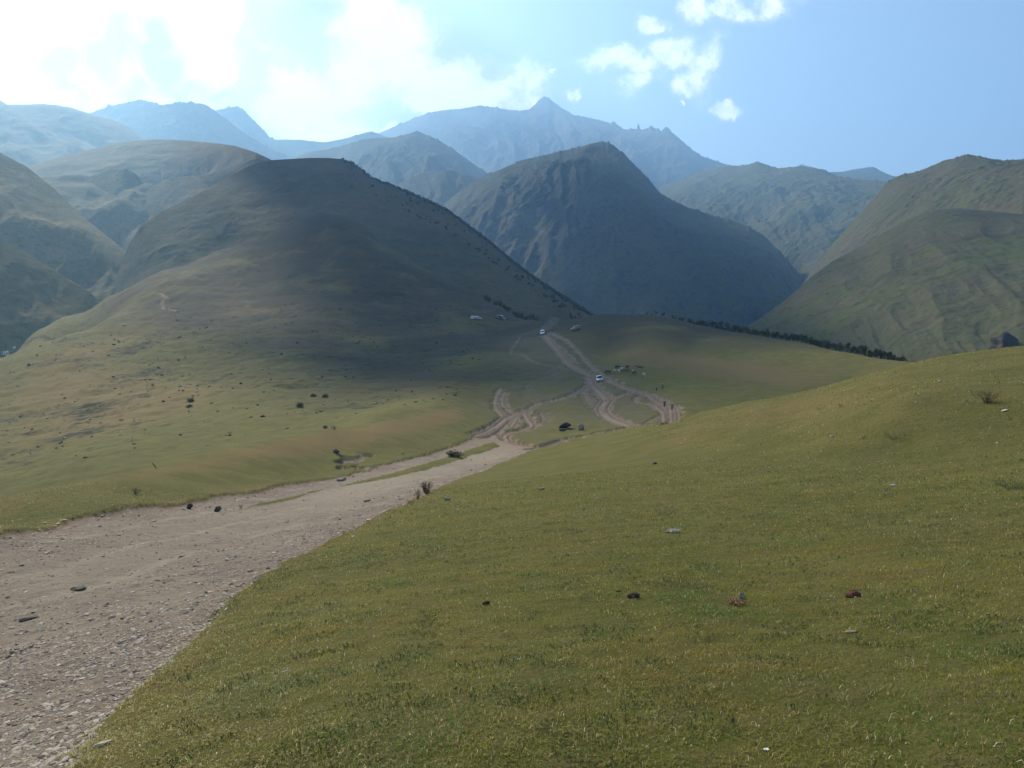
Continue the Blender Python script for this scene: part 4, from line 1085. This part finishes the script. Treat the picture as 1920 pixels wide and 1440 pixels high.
for i, (u, v, w, h, lb) in enumerate([(588, 744, 16, 8, 'dark bush on the hillside, left one of two side by side'), (610, 745, 17, 9, 'dark bush on the hillside, right one of two side by side'),
      (358, 752, 22, 10, 'broad dark bush on the green slope above the dry bank'), (356, 764, 12, 5, 'small dark bush just below the broad one on the slope'), (565, 762, 30, 12, 'long dark bush in the hollow of the hillside')]):
    plant(u, v, w * .6, h * .32, 12, 700, .28, [(.06, .065, .03), OL, OL], (.05, .04, .03), lb, 'bush', 91 + i)
# fence post and stick on the far bank
def post(u, v, hpx, col, lean, label, name='post', r_=.05):
    p = ground_at(u, v); hh = hpx * math.hypot(p.x, p.y) / F; bm = bmesh.new()
    tube(bm, (0, 0, -.1), (lean[0] * hh * .5, lean[1] * hh, hh * .55), r_, r_ * .9, 7); tube(bm, (lean[0] * hh * .5, lean[1] * hh, hh * .55), (lean[0] * hh, lean[1] * hh, hh), r_ * .9, r_ * .7, 7)
    o = bm_obj(name, bm, simple('weathered wood', col, .9, 0, .1, .3, 8), loc=p); tag(o, label, 'post' if name == 'post' else name)
post(248, 831, 13, (.22, .22, .25), (.05, 0), 'thin grey post standing on the green slope left')
post(295, 879, 10, (.06, .045, .035), (-.9, 0), 'thin dark stick leaning on the dry grass bank', 'stick', .03)

# ------------------------------------------------------------------ trees along the crest of the saddle
M_BARK = simple('bark', (.06, .05, .04), .9, 0, .1, .3, 6)
M_CROWN = mat_attr('tree foliage', rough=.6, spec=.2, trans=.2)
def tree_meshes(seed, h, w, conical=False, n=260):
    rnd = random.Random(seed); bm = bmesh.new()
    tube(bm, (0, 0, -.4), (0, 0, h * .35), h * .028, h * .02, 6); tube(bm, (0, 0, h * .35), (rnd.uniform(-.1, .1), 0, h * .85), h * .02, h * .006, 5)
    cl = []
    for i in range(9):
        a = rnd.uniform(0, 6.28); z = h * rnd.uniform(.3, .92); q = w / 2 * (1 - (z / h) * (.95 if conical else .55)) * rnd.uniform(.5, 1)
        e = Vector((q * math.cos(a), q * math.sin(a), z)); tube(bm, (0, 0, z - h * .12), e, h * .009, h * .003, 4); cl.append(e)
    me_t = bpy.data.meshes.new('trunk'); bm.to_mesh(me_t); bm.free(); me_t.materials.append(M_BARK)
    cl.append(Vector((0, 0, h * .93))); cl.append(Vector((0, 0, h * .6)))
    Vv, Ff, Cc = [], [], []
    tones = [rnd.uniform(.6, 1.5) for _ in cl]
    for i in range(n):
        j = rnd.randrange(len(cl)); c0 = cl[j]; rad = w * .2 * (1 if not conical else .7)
        c = c0 + Vector((rnd.gauss(0, 1), rnd.gauss(0, 1), rnd.gauss(0, .8))) * rad * .55
        if c.z < h * .12: c.z = h * .15
        d = Vector((rnd.gauss(0, 1), rnd.gauss(0, 1), rnd.gauss(0, 1))).normalized(); s_ = d.orthogonal().normalized(); L = h * rnd.uniform(.035, .065)
        k = len(Vv); Vv += [c - d * L, c + s_ * L * .7, c + d * L, c - s_ * L * .7]; Ff.append((k, k + 1, k + 2, k + 3))
        f = tones[j] * rnd.uniform(.8, 1.2); Cc += [(.036 * f, .046 * f, .018 * f)] * 4
    me_c = np_mesh('crown', np.array([v[:] for v in Vv]), np.array(Ff), M_CROWN, False, None, {'tint': np.array(Cc)})
    return me_t, me_c
TREES = [tree_meshes(400 + i, 3.6, [3.0, 2.2, 3.6, 2.6, 3.2][i], i == 1) for i in range(5)]
def crest_point(u, rlo, rhi):
    """range at which the near terrain forms its skyline in direction u"""
    x, y, z = px_dir(u, 650); h = math.hypot(x, y); rr = np.linspace(rlo, rhi, 260)
    zz = base_h(x / h * rr, y / h * rr) + rough_h(x / h * rr, y / h * rr)
    i = int(np.argmax(zz / rr)); return x / h, y / h, rr[i]
rt = random.Random(5)
def put_tree(x, y, s, k, label, group):
    root = empty('tree', (x, y, H(x, y) - .05), (0, 0, rt.uniform(0, 6.28))); root.scale = (s, s, s * rt.uniform(.85, 1.2))
    tag(root, label, 'tree', group); link('trunk', TREES[k][0], root); link('crown', TREES[k][1], root)
for i in range(230):
    t = i / 229; u = 1212 + (1702 - 1212) * (t ** .8) + rt.uniform(-3, 3)
    sx_, sy_, r_ = crest_point(u, 250, 430)
    thin = u < 1310
    if thin and rt.random() < .45: continue
    off = rt.uniform(1.5, 16) ; s = rt.uniform(.45, .75) if thin else rt.uniform(.55, .95) * (1 - .55 * max(0, (t - .88) / .12))
    put_tree(sx_ * (r_ + off), sy_ * (r_ + off), s, rt.randrange(5), 'dark leafy tree in the dense line behind the grassy saddle crest', 'trees along the saddle crest')
# trees at the foot of the dark ridge, beyond the saddle on the left of the track
for i in range(46):
    u = rt.uniform(905, 1010); sx_, sy_, r_ = crest_point(u, 400, 640)
    off = rt.uniform(6, 22); put_tree(sx_ * (r_ + off), sy_ * (r_ + off), rt.uniform(.7, 1.2), rt.randrange(5), 'dark tree behind the shoulder of the front hill, above the parked cars', 'trees behind the hill shoulder')

# forest on the dark ridge, an uncountable mass
def forest():
    X, Y, Z, T_ = ridge_xyz
    n_ = 1500; iv, if_ = ico()
    i = (300 + (X.shape[0] - 303) * rng.beta(1.5, 1.0, n_)).astype(int); j = rng.integers(170, 242, n_)
    j = np.where(rng.random(n_) < .85, rng.integers(234, 242, n_), j)
    c = np.stack([X[i, j], Y[i, j], Z[i, j]], 1)
    s = rng.uniform(.9, 2.4, n_)
    V = iv[None] * (1 + rng.uniform(-.35, .35, (n_, 12, 1))) * np.stack([s, s, s * 1.25], 1)[:, None] + c[:, None] + np.array([0, 0, 1.2])
    Fc = if_[None] + (np.arange(n_) * 12)[:, None, None]
    t = rng.uniform(.7, 1.3, n_)[:, None] * np.array([.032, .042, .018])
    me = np_mesh('forest', V.reshape(-1, 3), Fc.reshape(-1, 3), M_CROWN, False, None, {'tint': np.repeat(t, 12, 0)})
    tag(link('forest', me), 'dark forest fringing the crest of the shaded ridge behind the front hill', 'forest', kind='stuff')
forest()
# tussocks that roughen the big hillside (uncountable)
def tussocks():
    n_ = 3000; az = np.radians(rng.uniform(-36, 0, n_)); r = rng.uniform(125, 470, n_)
    x, y = np.sin(az) * r, np.cos(az) * r
    cl = fbm(x / 30, y / 14, 3, 401)
    keep = (rng.random(n_) < .25 + 1.3 * cl) & (sdf(x, y, WORN) < -8) & (r > 150 + 10 * cl) & (full_h(x, y) < 60)
    x, y, r = x[keep], y[keep], r[keep]; n_ = len(x); z = full_h(x, y)
    iv, if_ = ico(); s = rng.uniform(.12, .42, n_) * (.6 + r / 500)
    V = iv[None] * (1 + rng.uniform(-.4, .4, (n_, 12, 1))) * np.stack([s * 1.3, s * 1.1, s * .8], 1)[:, None] + np.stack([x, y, z - .03], 1)[:, None]
    Fc = if_[None] + (np.arange(n_) * 12)[:, None, None]
    k = rng.random(n_)[:, None]
    c = np.array([.030, .032, .016]) * (1 - k) + np.array([.055, .052, .022]) * k
    me = np_mesh('tussocks', V.reshape(-1, 3), Fc.reshape(-1, 3), M_CROWN, False, None, {'tint': np.repeat(c, 12, 0)})
    tag(link('tussocks', me), 'dark grass tussocks dotting the big hillside', 'tussocks', kind='stuff')
tussocks()

# ------------------------------------------------------------------ vehicles
M_GLASS = simple('dark glass', (.02, .028, .045), .08, 0, .6, .1)
M_TYRE = simple('tyre', (.02, .02, .02), .85, 0, .2, .2)
M_RIM = simple('rim', (.35, .35, .36), .35, .7, .5, .1)
M_LAMP = simple('lamp glass', (.75, .75, .78), .1, 0, .8, .05)
M_RED = simple('tail lamp', (.35, .02, .02), .2, 0, .6, .1)
M_TRIM = simple('black trim', (.03, .03, .033), .6, 0, .3, .2)
M_PLATE = simple('number plate', (.7, .7, .7), .5, 0, .3, .05)
# side outline: (x along the car, z), front is +x ; belt: height where glass starts
SHAPES = {
 'van':  dict(L=4.7, W=1.75, out=[(-2.3,.35),(-2.35,.8),(-2.3,1.15),(-2.15,1.85),(-1.9,1.98),(.9,2.0),(1.15,1.93),(1.75,1.18),(2.2,1.0),(2.33,.85),(2.35,.4),(2.2,.3),(-2.1,.3)],
              belt=1.12, ws=((1.17,1.9),(1.72,1.21)), rw=((-2.16,1.84),(-2.29,1.2)), side=[(-2.05,1.15),(-1.98,1.82),(.92,1.84),(1.5,1.18)], wx=(1.45,-1.45), wr=.35),
 'suv':  dict(L=4.6, W=1.85, out=[(-2.2,.5),(-2.28,.9),(-2.2,1.2),(-2.02,1.78),(-1.8,1.86),(.35,1.86),(.6,1.8),(1.05,1.25),(2.0,1.14),(2.25,1.0),(2.3,.55),(2.15,.42),(-2.05,.42)],
              belt=1.2, ws=((.62,1.77),(1.03,1.28)), rw=((-2.03,1.74),(-2.19,1.25)), side=[(-1.95,1.22),(-1.85,1.72),(.38,1.73),(.85,1.24)], wx=(1.42,-1.4), wr=.4),
 'hatchback': dict(L=4.0, W=1.68, out=[(-1.95,.35),(-2.0,.75),(-1.92,1.0),(-1.55,1.38),(-1.3,1.44),(.2,1.44),(.4,1.38),(1.1,.98),(1.8,.86),(1.98,.72),(2.0,.38),(1.9,.26),(-1.85,.26)],
              belt=.95, ws=((.42,1.36),(1.06,1.01)), rw=((-1.56,1.34),(-1.88,1.03)), side=[(-1.6,.98),(-1.35,1.34),(.18,1.35),(.85,.98)], wx=(1.25,-1.25), wr=.3),
}
def vehicle(kind, col, u, v, yaw, label, cat, up=0.0, scale=1.0, name=None):
    S = SHAPES[kind]; W2 = S['W'] / 2
    p = ground_at(u, v)
    e_ = 2.6
    root = empty(name or kind, p); 
    nrm = Vector((-(H(p.x + e_, p.y) - H(p.x - e_, p.y)) / (2 * e_), -(H(p.x, p.y + e_) - H(p.x, p.y - e_)) / (2 * e_), 1)).normalized()
    root.rotation_euler = (Vector((0, 0, 1)).rotation_difference(nrm).to_matrix() @ Matrix.Rotation(yaw, 3, 'Z')).to_euler()
    root.scale = (scale,) * 3; tag(root, label, cat)
    def wid(z):
        return W2 * (1 - .17 * max(0, (z - S['belt']) / (2.0 - .9)) ** 1.0)
    paint = simple('paint', col, .3, .1, .5, .04, 1.0)
    bm = bmesh.new()
    L = [bm.verts.new((x, wid(z), z)) for x, z in S['out']]; Rr = [bm.verts.new((x, -wid(z), z)) for x, z in S['out']]
    bm.faces.new(L); bm.faces.new(Rr[::-1])
    for i in range(len(L)):
        j = (i + 1) % len(L); bm.faces.new((L[j], L[i], Rr[i], Rr[j]))
    bmesh.ops.recalc_face_normals(bm, faces=bm.faces)
    bmesh.ops.bevel(bm, geom=[e for e in bm.edges if e.calc_face_angle(0) > .6], offset=.06, segments=3, affect='EDGES')
    body = bm_obj('body', bm, paint, root, True)
    def panel(nm, pts, mat, off, parent=root):
        b2 = bmesh.new(); vs_ = [b2.verts.new(q) for q in pts]; f = b2.faces.new(vs_); b2.normal_update()
        n_ = f.normal.copy()
        r_ = bmesh.ops.extrude_face_region(b2, geom=[f]); 
        for q in r_['geom']:
            if isinstance(q, bmesh.types.BMVert): q.co += n_ * off
        return bm_obj(nm, b2, mat, parent)
    (x0, z0), (x1, z1) = S['ws']; a, b = wid(z0) * .90, wid(z1) * .92
    panel('windscreen', [(x0 + .02, -a, z0), (x1 + .02, -b, z1), (x1 + .02, b, z1), (x0 + .02, a, z0)], M_GLASS, .02)
    (x0, z0), (x1, z1) = S['rw']; a, b = wid(z0) * .86, wid(z1) * .88
    panel('rear_window', [(x0 - .02, a, z0), (x1 - .02, b, z1), (x1 - .02, -b, z1), (x0 - .02, -a, z0)], M_GLASS, .02)
    for sgn in (1, -1):
        pts = [(x, sgn * (wid(z) + .006), z) for x, z in S['side']]
        if sgn > 0: pts = pts[::-1]
        panel('side_window', pts if True else pts, M_GLASS, .008)
        for xw in S['wx']:
            b2 = bmesh.new(); tube(b2, (xw, sgn * (W2 - .22), S['wr']), (xw, sgn * (W2 + .03), S['wr']), S['wr'], S['wr'], 20)
            wh = bm_obj('wheel', b2, M_TYRE, root)
            b2 = bmesh.new(); tube(b2, (xw, sgn * (W2), S['wr']), (xw, sgn * (W2 + .045), S['wr']), S['wr'] * .62, S['wr'] * .55, 14)
            bm_obj('rim', b2, M_RIM, wh)
        fx_ = max(x for x, z in S['out']); zl = S['belt'] * .72
        b2 = bmesh.new(); box(b2, (fx_ - .04, sgn * W2 * .72, zl), (.12, .34, .17), bevel=.03); bm_obj('headlight', b2, M_LAMP, root)
        b2 = bmesh.new(); box(b2, (-fx_ + .02, sgn * W2 * .82, zl), (.10, .18, .3), bevel=.02); bm_obj('tail_light', b2, M_RED, root)
        b2 = bmesh.new(); box(b2, (S['ws'][1][0] - .15, sgn * (W2 + .09), S['belt'] + .08), (.1, .17, .13), bevel=.03); bm_obj('wing_mirror', b2, paint, root)
    b2 = bmesh.new(); box(b2, (fx_, 0, .52), (.1, S['W'] * .92, .24), bevel=.03); bm_obj('front_bumper', b2, M_TRIM if kind != 'hatchback' else paint, root)
    b2 = bmesh.new(); box(b2, (-fx_ + .02, 0, .52), (.1, S['W'] * .92, .24), bevel=.03); bm_obj('rear_bumper', b2, M_TRIM if kind != 'hatchback' else paint, root)
    b2 = bmesh.new(); box(b2, (fx_ - .02, 0, zl), (.07, W2 * .9, .16), bevel=.01); bm_obj('grille', b2, M_TRIM, root)
    b2 = bmesh.new(); box(b2, (fx_ + .055, 0, .52), (.02, .5, .11)); bm_obj('number_plate', b2, M_PLATE, root)
    return root, p
WH, SI, DK, BL, GY = (.72, .74, .76), (.42, .46, .50), (.05, .055, .07), (.22, .30, .36), (.16, .18, .17)
vehicle('van', WH, 1125, 713, R(-94), 'white van driving down the dusty track, nearest of the vehicles', 'van', name='white_van')
suv, suv_p = vehicle('suv', WH, 1018, 626, R(-97), 'white off-road car raising dust at the top of the track', 'car', name='off_road_car')
vehicle('suv', (.50, .56, .62), 885, 599, R(-88), 'silver car parked facing downhill, leftmost of the parked group', 'car', name='parked_car')
vehicle('hatchback', WH, 896, 598, R(15), 'small white car parked right beside the leftmost silver car', 'car', name='parked_car')
vehicle('hatchback', DK, 932, 597, R(-65), 'dark car parked close against the large pale blue car', 'car', name='parked_car')
vehicle('van', BL, 940, 598, R(-35), 'large pale blue van parked at the right end of the parked group', 'van', name='parked_van')
vehicle('suv', GY, 1080, 619, R(195), 'grey estate car standing alone side-on right of the track', 'car', name='parked_car')

# dust behind the off-road car
def dust(points, label, dens):
    m = bpy.data.materials.new('dust'); m.use_nodes = True; m.node_tree.nodes.clear()
    T = NT(m.node_tree); o_ = T.n('ShaderNodeOutputMaterial'); v = T.n('ShaderNodeVolumePrincipled')
    v.inputs['Color'].default_value = (.85, .80, .74, 1); v.inputs['Density'].default_value = dens; v.inputs['Anisotropy'].default_value = .3
    T.l(v.outputs[0], o_.inputs['Volume'])
    bm = bmesh.new()
    for (x, y, z, r_) in points:
        bmesh.ops.create_icosphere(bm, subdivisions=3, radius=r_, matrix=Matrix.Translation((x, y, z)) @ Matrix.Diagonal((1, 1, .7, 1)))
    o = bm_obj('dust', bm, m, None, True); tag(o, label, 'dust', kind='stuff')
rd_ = random.Random(3)
pts = []
for i in range(60):
    t = i / 59
    pts.append((suv_p.x - .5 + t * 6.5 + rd_.uniform(-1.2, 1.2), suv_p.y + 3 + t * 9 + rd_.uniform(-1, 1), H(suv_p.x - .5 + t * 6.5, suv_p.y + 3 + t * 9) + .6 + t * 2.6 + rd_.uniform(-.4, .8), 0.9 + .7 * t + rd_.uniform(-.3, .5)))
dust(pts, 'pale dust drifting up behind the white off-road car', .03)

# ------------------------------------------------------------------ skinned figures
def skin(name, nodes, edges, mat, parent=None, sub=1):
    me = bpy.data.meshes.new(name); me.from_pydata([n_[0] for n_ in nodes], edges, [])
    o = bpy.data.objects.new(name, me); C.objects.link(o)
    md = o.modifiers.new('skin', 'SKIN')
    for i, n_ in enumerate(nodes):
        r_ = n_[1]; me.skin_vertices[0].data[i].radius = r_ if isinstance(r_, tuple) else (r_, r_)
    me.skin_vertices[0].data[0].use_root = True
    md.use_smooth_shade = True
    sb = o.modifiers.new('sub', 'SUBSURF'); sb.levels = sub; sb.render_levels = sub
    dg = bpy.context.evaluated_depsgraph_get()
    ev = bpy.data.meshes.new_from_object(o.evaluated_get(dg))
    o.modifiers.clear(); o.data = ev; ev.materials.clear(); ev.materials.append(mat)
    for p in ev.polygons: p.use_smooth = True
    if parent: o.parent = parent
    return o
M_SKIN = simple('skin', (.42, .26, .18), .6, 0, .3, .05)
def person(u, v, yaw, shirt, trousers, hair, label, seed, pack=None, hat=None):
    p = ground_at(u, v); root = empty('person', p, (0, 0, yaw)); tag(root, label, 'person')
    rnd = random.Random(seed); st = rnd.uniform(.18, .28)
    N = [((0, 0, .96), (.15, .11)), ((0, 0, 1.15), (.14, .10)), ((0, .01, 1.38), (.17, .11)), ((0, .01, 1.50), .06), ((0, .02, 1.60), (.075, .09)), ((0, .02, 1.72), (.07, .085))]
    E = [(0, 1), (1, 2), (2, 3), (3, 4), (4, 5)]
    LG, AR = [], []
    for s_, f in ((1, 1), (-1, -1)):
        k = len(N); N += [((.1 * s_, 0, .88), .09), ((.1 * s_, st * f * .5, .50), .062), ((.1 * s_, st * f * .6 - .08, .09), .042), ((.1 * s_, st * f * .6 + .1, .04), .035)]
        E += [(0, k), (k, k + 1), (k + 1, k + 2), (k + 2, k + 3)]; LG.append((k, k + 1, k + 2))
        k = len(N); N += [((.20 * s_, 0, 1.40), .055), ((.26 * s_, -.06 * f, 1.14), .04), ((.24 * s_, .10 - .06 * f, .92), .028), ((.24 * s_, .13 - .06 * f, .85), (.035, .018))]
        E += [(2, k), (k, k + 1), (k + 1, k + 2), (k + 2, k + 3)]; AR.append((k, k + 1, k + 2))
        h_ = k + 3; hp = Vector(N[h_][0])
        for q, (dx, ln) in enumerate([(-.024, .062), (-.008, .072), (.008, .068), (.022, .052)]):
            kk = len(N); N += [(tuple(hp + Vector((dx * .3, dx, -.03))), .009), (tuple(hp + Vector((dx * .2 - .01 * s_, dx * 1.2, -.03 - ln))), .007)]; E += [(h_, kk), (kk, kk + 1)]
        kk = len(N); N += [(tuple(hp + Vector((-.02 * s_, .035, .0))), .010), (tuple(hp + Vector((-.03 * s_, .055, -.035))), .008)]; E += [(h_, kk), (kk, kk + 1)]
    skin('body', N, E, M_SKIN, root)
    g = lambda ids, add: [(N[i][0], tuple(x + add for x in N[i][1]) if isinstance(N[i][1], tuple) else N[i][1] + add) for i in ids]
    skin('shirt', g([0, 1, 2, AR[0][0], AR[0][1], AR[0][2], AR[1][0], AR[1][1], AR[1][2]], .014), [(0, 1), (1, 2), (2, 3), (3, 4), (4, 5), (2, 6), (6, 7), (7, 8)], simple('shirt', shirt, .85, 0, .1, .1), root)
    skin('trousers', g([0, LG[0][0], LG[0][1], LG[0][2], LG[1][0], LG[1][1], LG[1][2]], .020), [(0, 1), (1, 2), (2, 3), (0, 4), (4, 5), (5, 6)], simple('trousers', trousers, .9, 0, .1, .1), root)
    bm = bmesh.new(); bmesh.ops.create_uvsphere(bm, u_segments=12, v_segments=8, radius=.105, matrix=Matrix.Translation((0, -.005, 1.72)) @ Matrix.Diagonal((.88, 1, .9, 1)))
    bmesh.ops.delete(bm, geom=[q for q in bm.verts if q.co.z < 1.66 or (q.co.y > .06 and q.co.z < 1.74)], context='VERTS')
    bm_obj('hat' if hat else 'hair', bm, simple('hair', hat or hair, .8, 0, .2, .1), root, True)
    if pack:
        bm = bmesh.new(); box(bm, (0, -.2, 1.25), (.32, .2, .5), bevel=.06); bm_obj('backpack', bm, simple('backpack', pack, .8, 0, .2, .1), root, True)
person(1231, 734, R(200), (.30, .31, .30), (.03, .03, .04), (.03, .02, .015), 'person in grey top and dark trousers, left of the pair walking on the grass', 1, (.04, .045, .05))
person(1242, 731, R(190), (.09, .12, .10), (.06, .055, .05), (.03, .02, .015), 'person in dark green top, right of the pair walking on the grass', 2, None, (.5, .5, .5))
person(1246, 762, R(170), (.05, .04, .055), (.03, .03, .035), (.02, .015, .01), 'person all in dark clothes on the rutted track, left of two', 3)
person(1260, 766, R(180), (.07, .13, .09), (.04, .045, .045), (.35, .27, .2), 'person in green top on the rutted track, right of two', 4)
person(1187, 702, R(160), (.72, .72, .70), (.04, .04, .05), (.03, .02, .015), 'person in a white shirt standing among the grazing cattle', 5)

def cow_mesh(sleep=False, head_down=True):
    b = (.30, .40)
    N = [((0, 0, 1.02), (.30, .34)), ((.5, 0, 1.04), (.29, .36)), ((-.5, 0, 1.05), (.28, .31)), ((-.82, 0, 1.12), (.20, .20)), ((.78, 0, 1.12), (.20, .26))]
    E = [(0, 1), (0, 2), (2, 3), (1, 4)]
    if head_down: hd = [((1.05, 0, .95), (.13, .16)), ((1.22, 0, .62), (.11, .14)), ((1.30, 0, .36), (.09, .10)), ((1.33, 0, .18), (.075, .075))]
    else: hd = [((1.05, 0, 1.32), (.13, .16)), ((1.25, 0, 1.45), (.11, .13)), ((1.45, 0, 1.34), (.09, .10)), ((1.6, 0, 1.22), (.075, .075))]
    k = len(N); N += hd; E += [(4, k), (k, k + 1), (k + 1, k + 2), (k + 2, k + 3)]; hk = k + 1
    for s_ in (1, -1):
        c = Vector(N[hk][0]); kk = len(N); N += [(tuple(c + Vector((-.03, .12 * s_, .06))), .03), (tuple(c + Vector((-.06, .24 * s_, .05))), .025)]; E += [(hk, kk), (kk, kk + 1)]
        kk = len(N); N += [((.62, .17 * s_, .78), .11), ((.60, .18 * s_, .42), .065), ((.60, .18 * s_, .12), .045), ((.63, .18 * s_, .04), .055)]; E += [(1, kk), (kk, kk + 1), (kk + 1, kk + 2), (kk + 2, kk + 3)]
        kk = len(N); N += [((-.66, .17 * s_, .80), .14), ((-.56, .18 * s_, .58), .09), ((-.74, .18 * s_, .40), .055), ((-.70, .18 * s_, .12), .042), ((-.67, .18 * s_, .04), .055)]; E += [(3, kk), (kk, kk + 1), (kk + 1, kk + 2), (kk + 2, kk + 3), (kk + 3, kk + 4)]
    kk = len(N); N += [((-.98, 0, 1.20), .03), ((-1.04, 0, .75), .02), ((-1.02, 0, .50), .04)]; E += [(3, kk), (kk, kk + 1), (kk + 1, kk + 2)]
    return N, E
def cow_mat(c1, c2, name):
    m, T, b = new_mat(name); tc = T.n('ShaderNodeTexCoord')
    T.l(T.mix(T.ramp(T.noise(tc.outputs['Object'], 1.6, 2, .5), .47, .53), c1, c2), b.inputs['Base Color']); b.inputs['Roughness'].default_value = .8
    return m
CM = [cow_mat((.62, .58, .52), (.10, .07, .05), 'white and brown hide'), cow_mat((.06, .045, .04), (.09, .06, .045), 'dark hide'), cow_mat((.13, .08, .05), (.20, .13, .08), 'brown hide')]
M_HORN = simple('horn', (.4, .36, .28), .5)
def cow(u, v, yaw, k, down, label):
    p = ground_at(u, v); root = empty('cow', p, (0, 0, yaw)); tag(root, label, 'cow')
    N, E = cow_mesh(False, down); skin('body', N, E, CM[k], root)
    hp = Vector((1.22, 0, .62) if down else (1.25, 0, 1.45))
    for s_ in (1, -1):
        bm = bmesh.new(); a = hp + Vector((0 if down else -.04, .08 * s_, .12)); tube(bm, a, a + Vector((.02, .12 * s_, .08)), .022, .016, 6); tube(bm, a + Vector((.02, .12 * s_, .08)), a + Vector((.06, .15 * s_, .18)), .016, .006, 6)
        bm_obj('horn', bm, M_HORN, root)
cow(1140, 701, R(150), 1, True, 'dark cow grazing at the left end of the herd, nearest the white van')
cow(1152, 700, R(-70), 0, False, 'white patched cow facing downhill, second from the left in the herd')
cow(1158, 693, R(30), 1, True, 'dark cow grazing behind the white patched ones')
cow(1161, 700, R(-110), 0, True, 'white patched cow grazing in the front row between its neighbours')
cow(1164, 696, R(-60), 0, False, 'white patched cow with raised head in the middle of the herd')
cow(1173, 700, R(175), 2, True, 'brown cow grazing side-on in the front row of the herd')
cow(1176, 693, R(60), 1, False, 'dark cow with raised head at the back of the herd')
cow(1190, 703, R(-80), 1, True, 'dark cow grazing directly beside the person in white')
cow(1200, 694, R(170), 2, False, 'brown cow side-on, alone to the right of the herd')
cow(1208, 707, R(-120), 0, True, 'pale cow grazing lowest and farthest right of the cattle')

# ------------------------------------------------------------------ little white buildings in the valley at the left edge
def house(pt, w, d, h, yaw, label, terrace=True):
    root = empty('house', pt, (0, 0, yaw)); tag(root, label, 'house')
    mw = simple('whitewash', (.78, .78, .76), .9, 0, .1, .06, .8)
    mr = simple('metal roof', (.62, .64, .66), .5, .3, .4, .1, .8)
    bm = bmesh.new(); box(bm, (0, 0, h / 2 - 1), (w, d, h + 2)); wall = bm_obj('wall', bm, mw, root)
    bm = bmesh.new()
    z = h; q = .5
    a = [(-w / 2 - q, -d / 2 - q, z), (w / 2 + q, -d / 2 - q, z), (w / 2 + q, d / 2 + q, z), (-w / 2 - q, d / 2 + q, z), (-w / 2 - q, 0, z + d * .33), (w / 2 + q, 0, z + d * .33)]
    vs_ = [bm.verts.new(x) for x in a]
    for f in ((0, 1, 5, 4), (2, 3, 4, 5), (0, 4, 3), (1, 2, 5), (3, 2, 1, 0)): bm.faces.new([vs_[i] for i in f])
    rf = bm_obj('roof', bm, mr, root)
    bm = bmesh.new(); box(bm, (w * .25, 0, z + d * .36), (.7, .7, 1.3)); bm_obj('chimney', bm, mw, rf)
    for i in (-1, 0, 1):
        bm = bmesh.new(); box(bm, (i * w * .3, -d / 2 - .03, h * .55), (w * .13, .1, h * .32)); wd = bm_obj('window', bm, M_TRIM, root)
        bm = bmesh.new(); box(bm, (i * w * .3, -d / 2 - .10, h * .55), (w * .10, .05, h * .26)); bm_obj('pane', bm, M_GLASS, wd)
    bm = bmesh.new(); box(bm, (w * .42, -d / 2 - .03, h * .3), (.9, .08, h * .6)); bm_obj('door', bm, M_TRIM, root)
    if terrace:
        bm = bmesh.new(); box(bm, (0, -d * .95, .2), (w * 1.15, d * .8, .5)); 
        for i in (-1, 0, 1): box(bm, (i * w * .5, -d * 1.3, 1.4), (.2, .2, 2.4))
        box(bm, (0, -d * .95, 2.7), (w * 1.15, d * .8, .2)); bm_obj('veranda', bm, mw, root)
def far_pt(u, v, sheet=None):
    X, Y, Z, T_ = sheet or VALLEY
    yc = Y * math.cos(PITCH) - Z * math.sin(PITCH); zc_ = Y * math.sin(PITCH) + Z * math.cos(PITCH)
    e = (960 + F * X / yc - u) ** 2 + (720 - F * zc_ / yc - v) ** 2 + (T_ > 1) * 1e9
    i = np.unravel_index(int(np.argmin(e)), e.shape)
    return Vector((X[i], Y[i], Z[i]))
house(far_pt(12, 664), 3.6, 2.4, 2.0, R(-12), 'small white building with a veranda at the left edge, down in the valley')
house(far_pt(27, 653), 1.5, 1.3, .9, R(20), 'tiny white hut above the larger white building in the valley', False)

bp_ = far_pt(1884, 655, HILLSIDE); wb = 50 * math.hypot(bp_.x, bp_.y) / F
bmb = rock_mesh(77, (wb * .56, wb * .4, wb * .46), 12, .35, 4)
tag(bm_obj('rock_bluff', bmb, rock_mat((.055, .052, .05)), None, False, loc=bp_ + Vector((0, 0, wb * .02))), 'dark rocky bluff on the right hand hillside just above the near slope', 'rock')
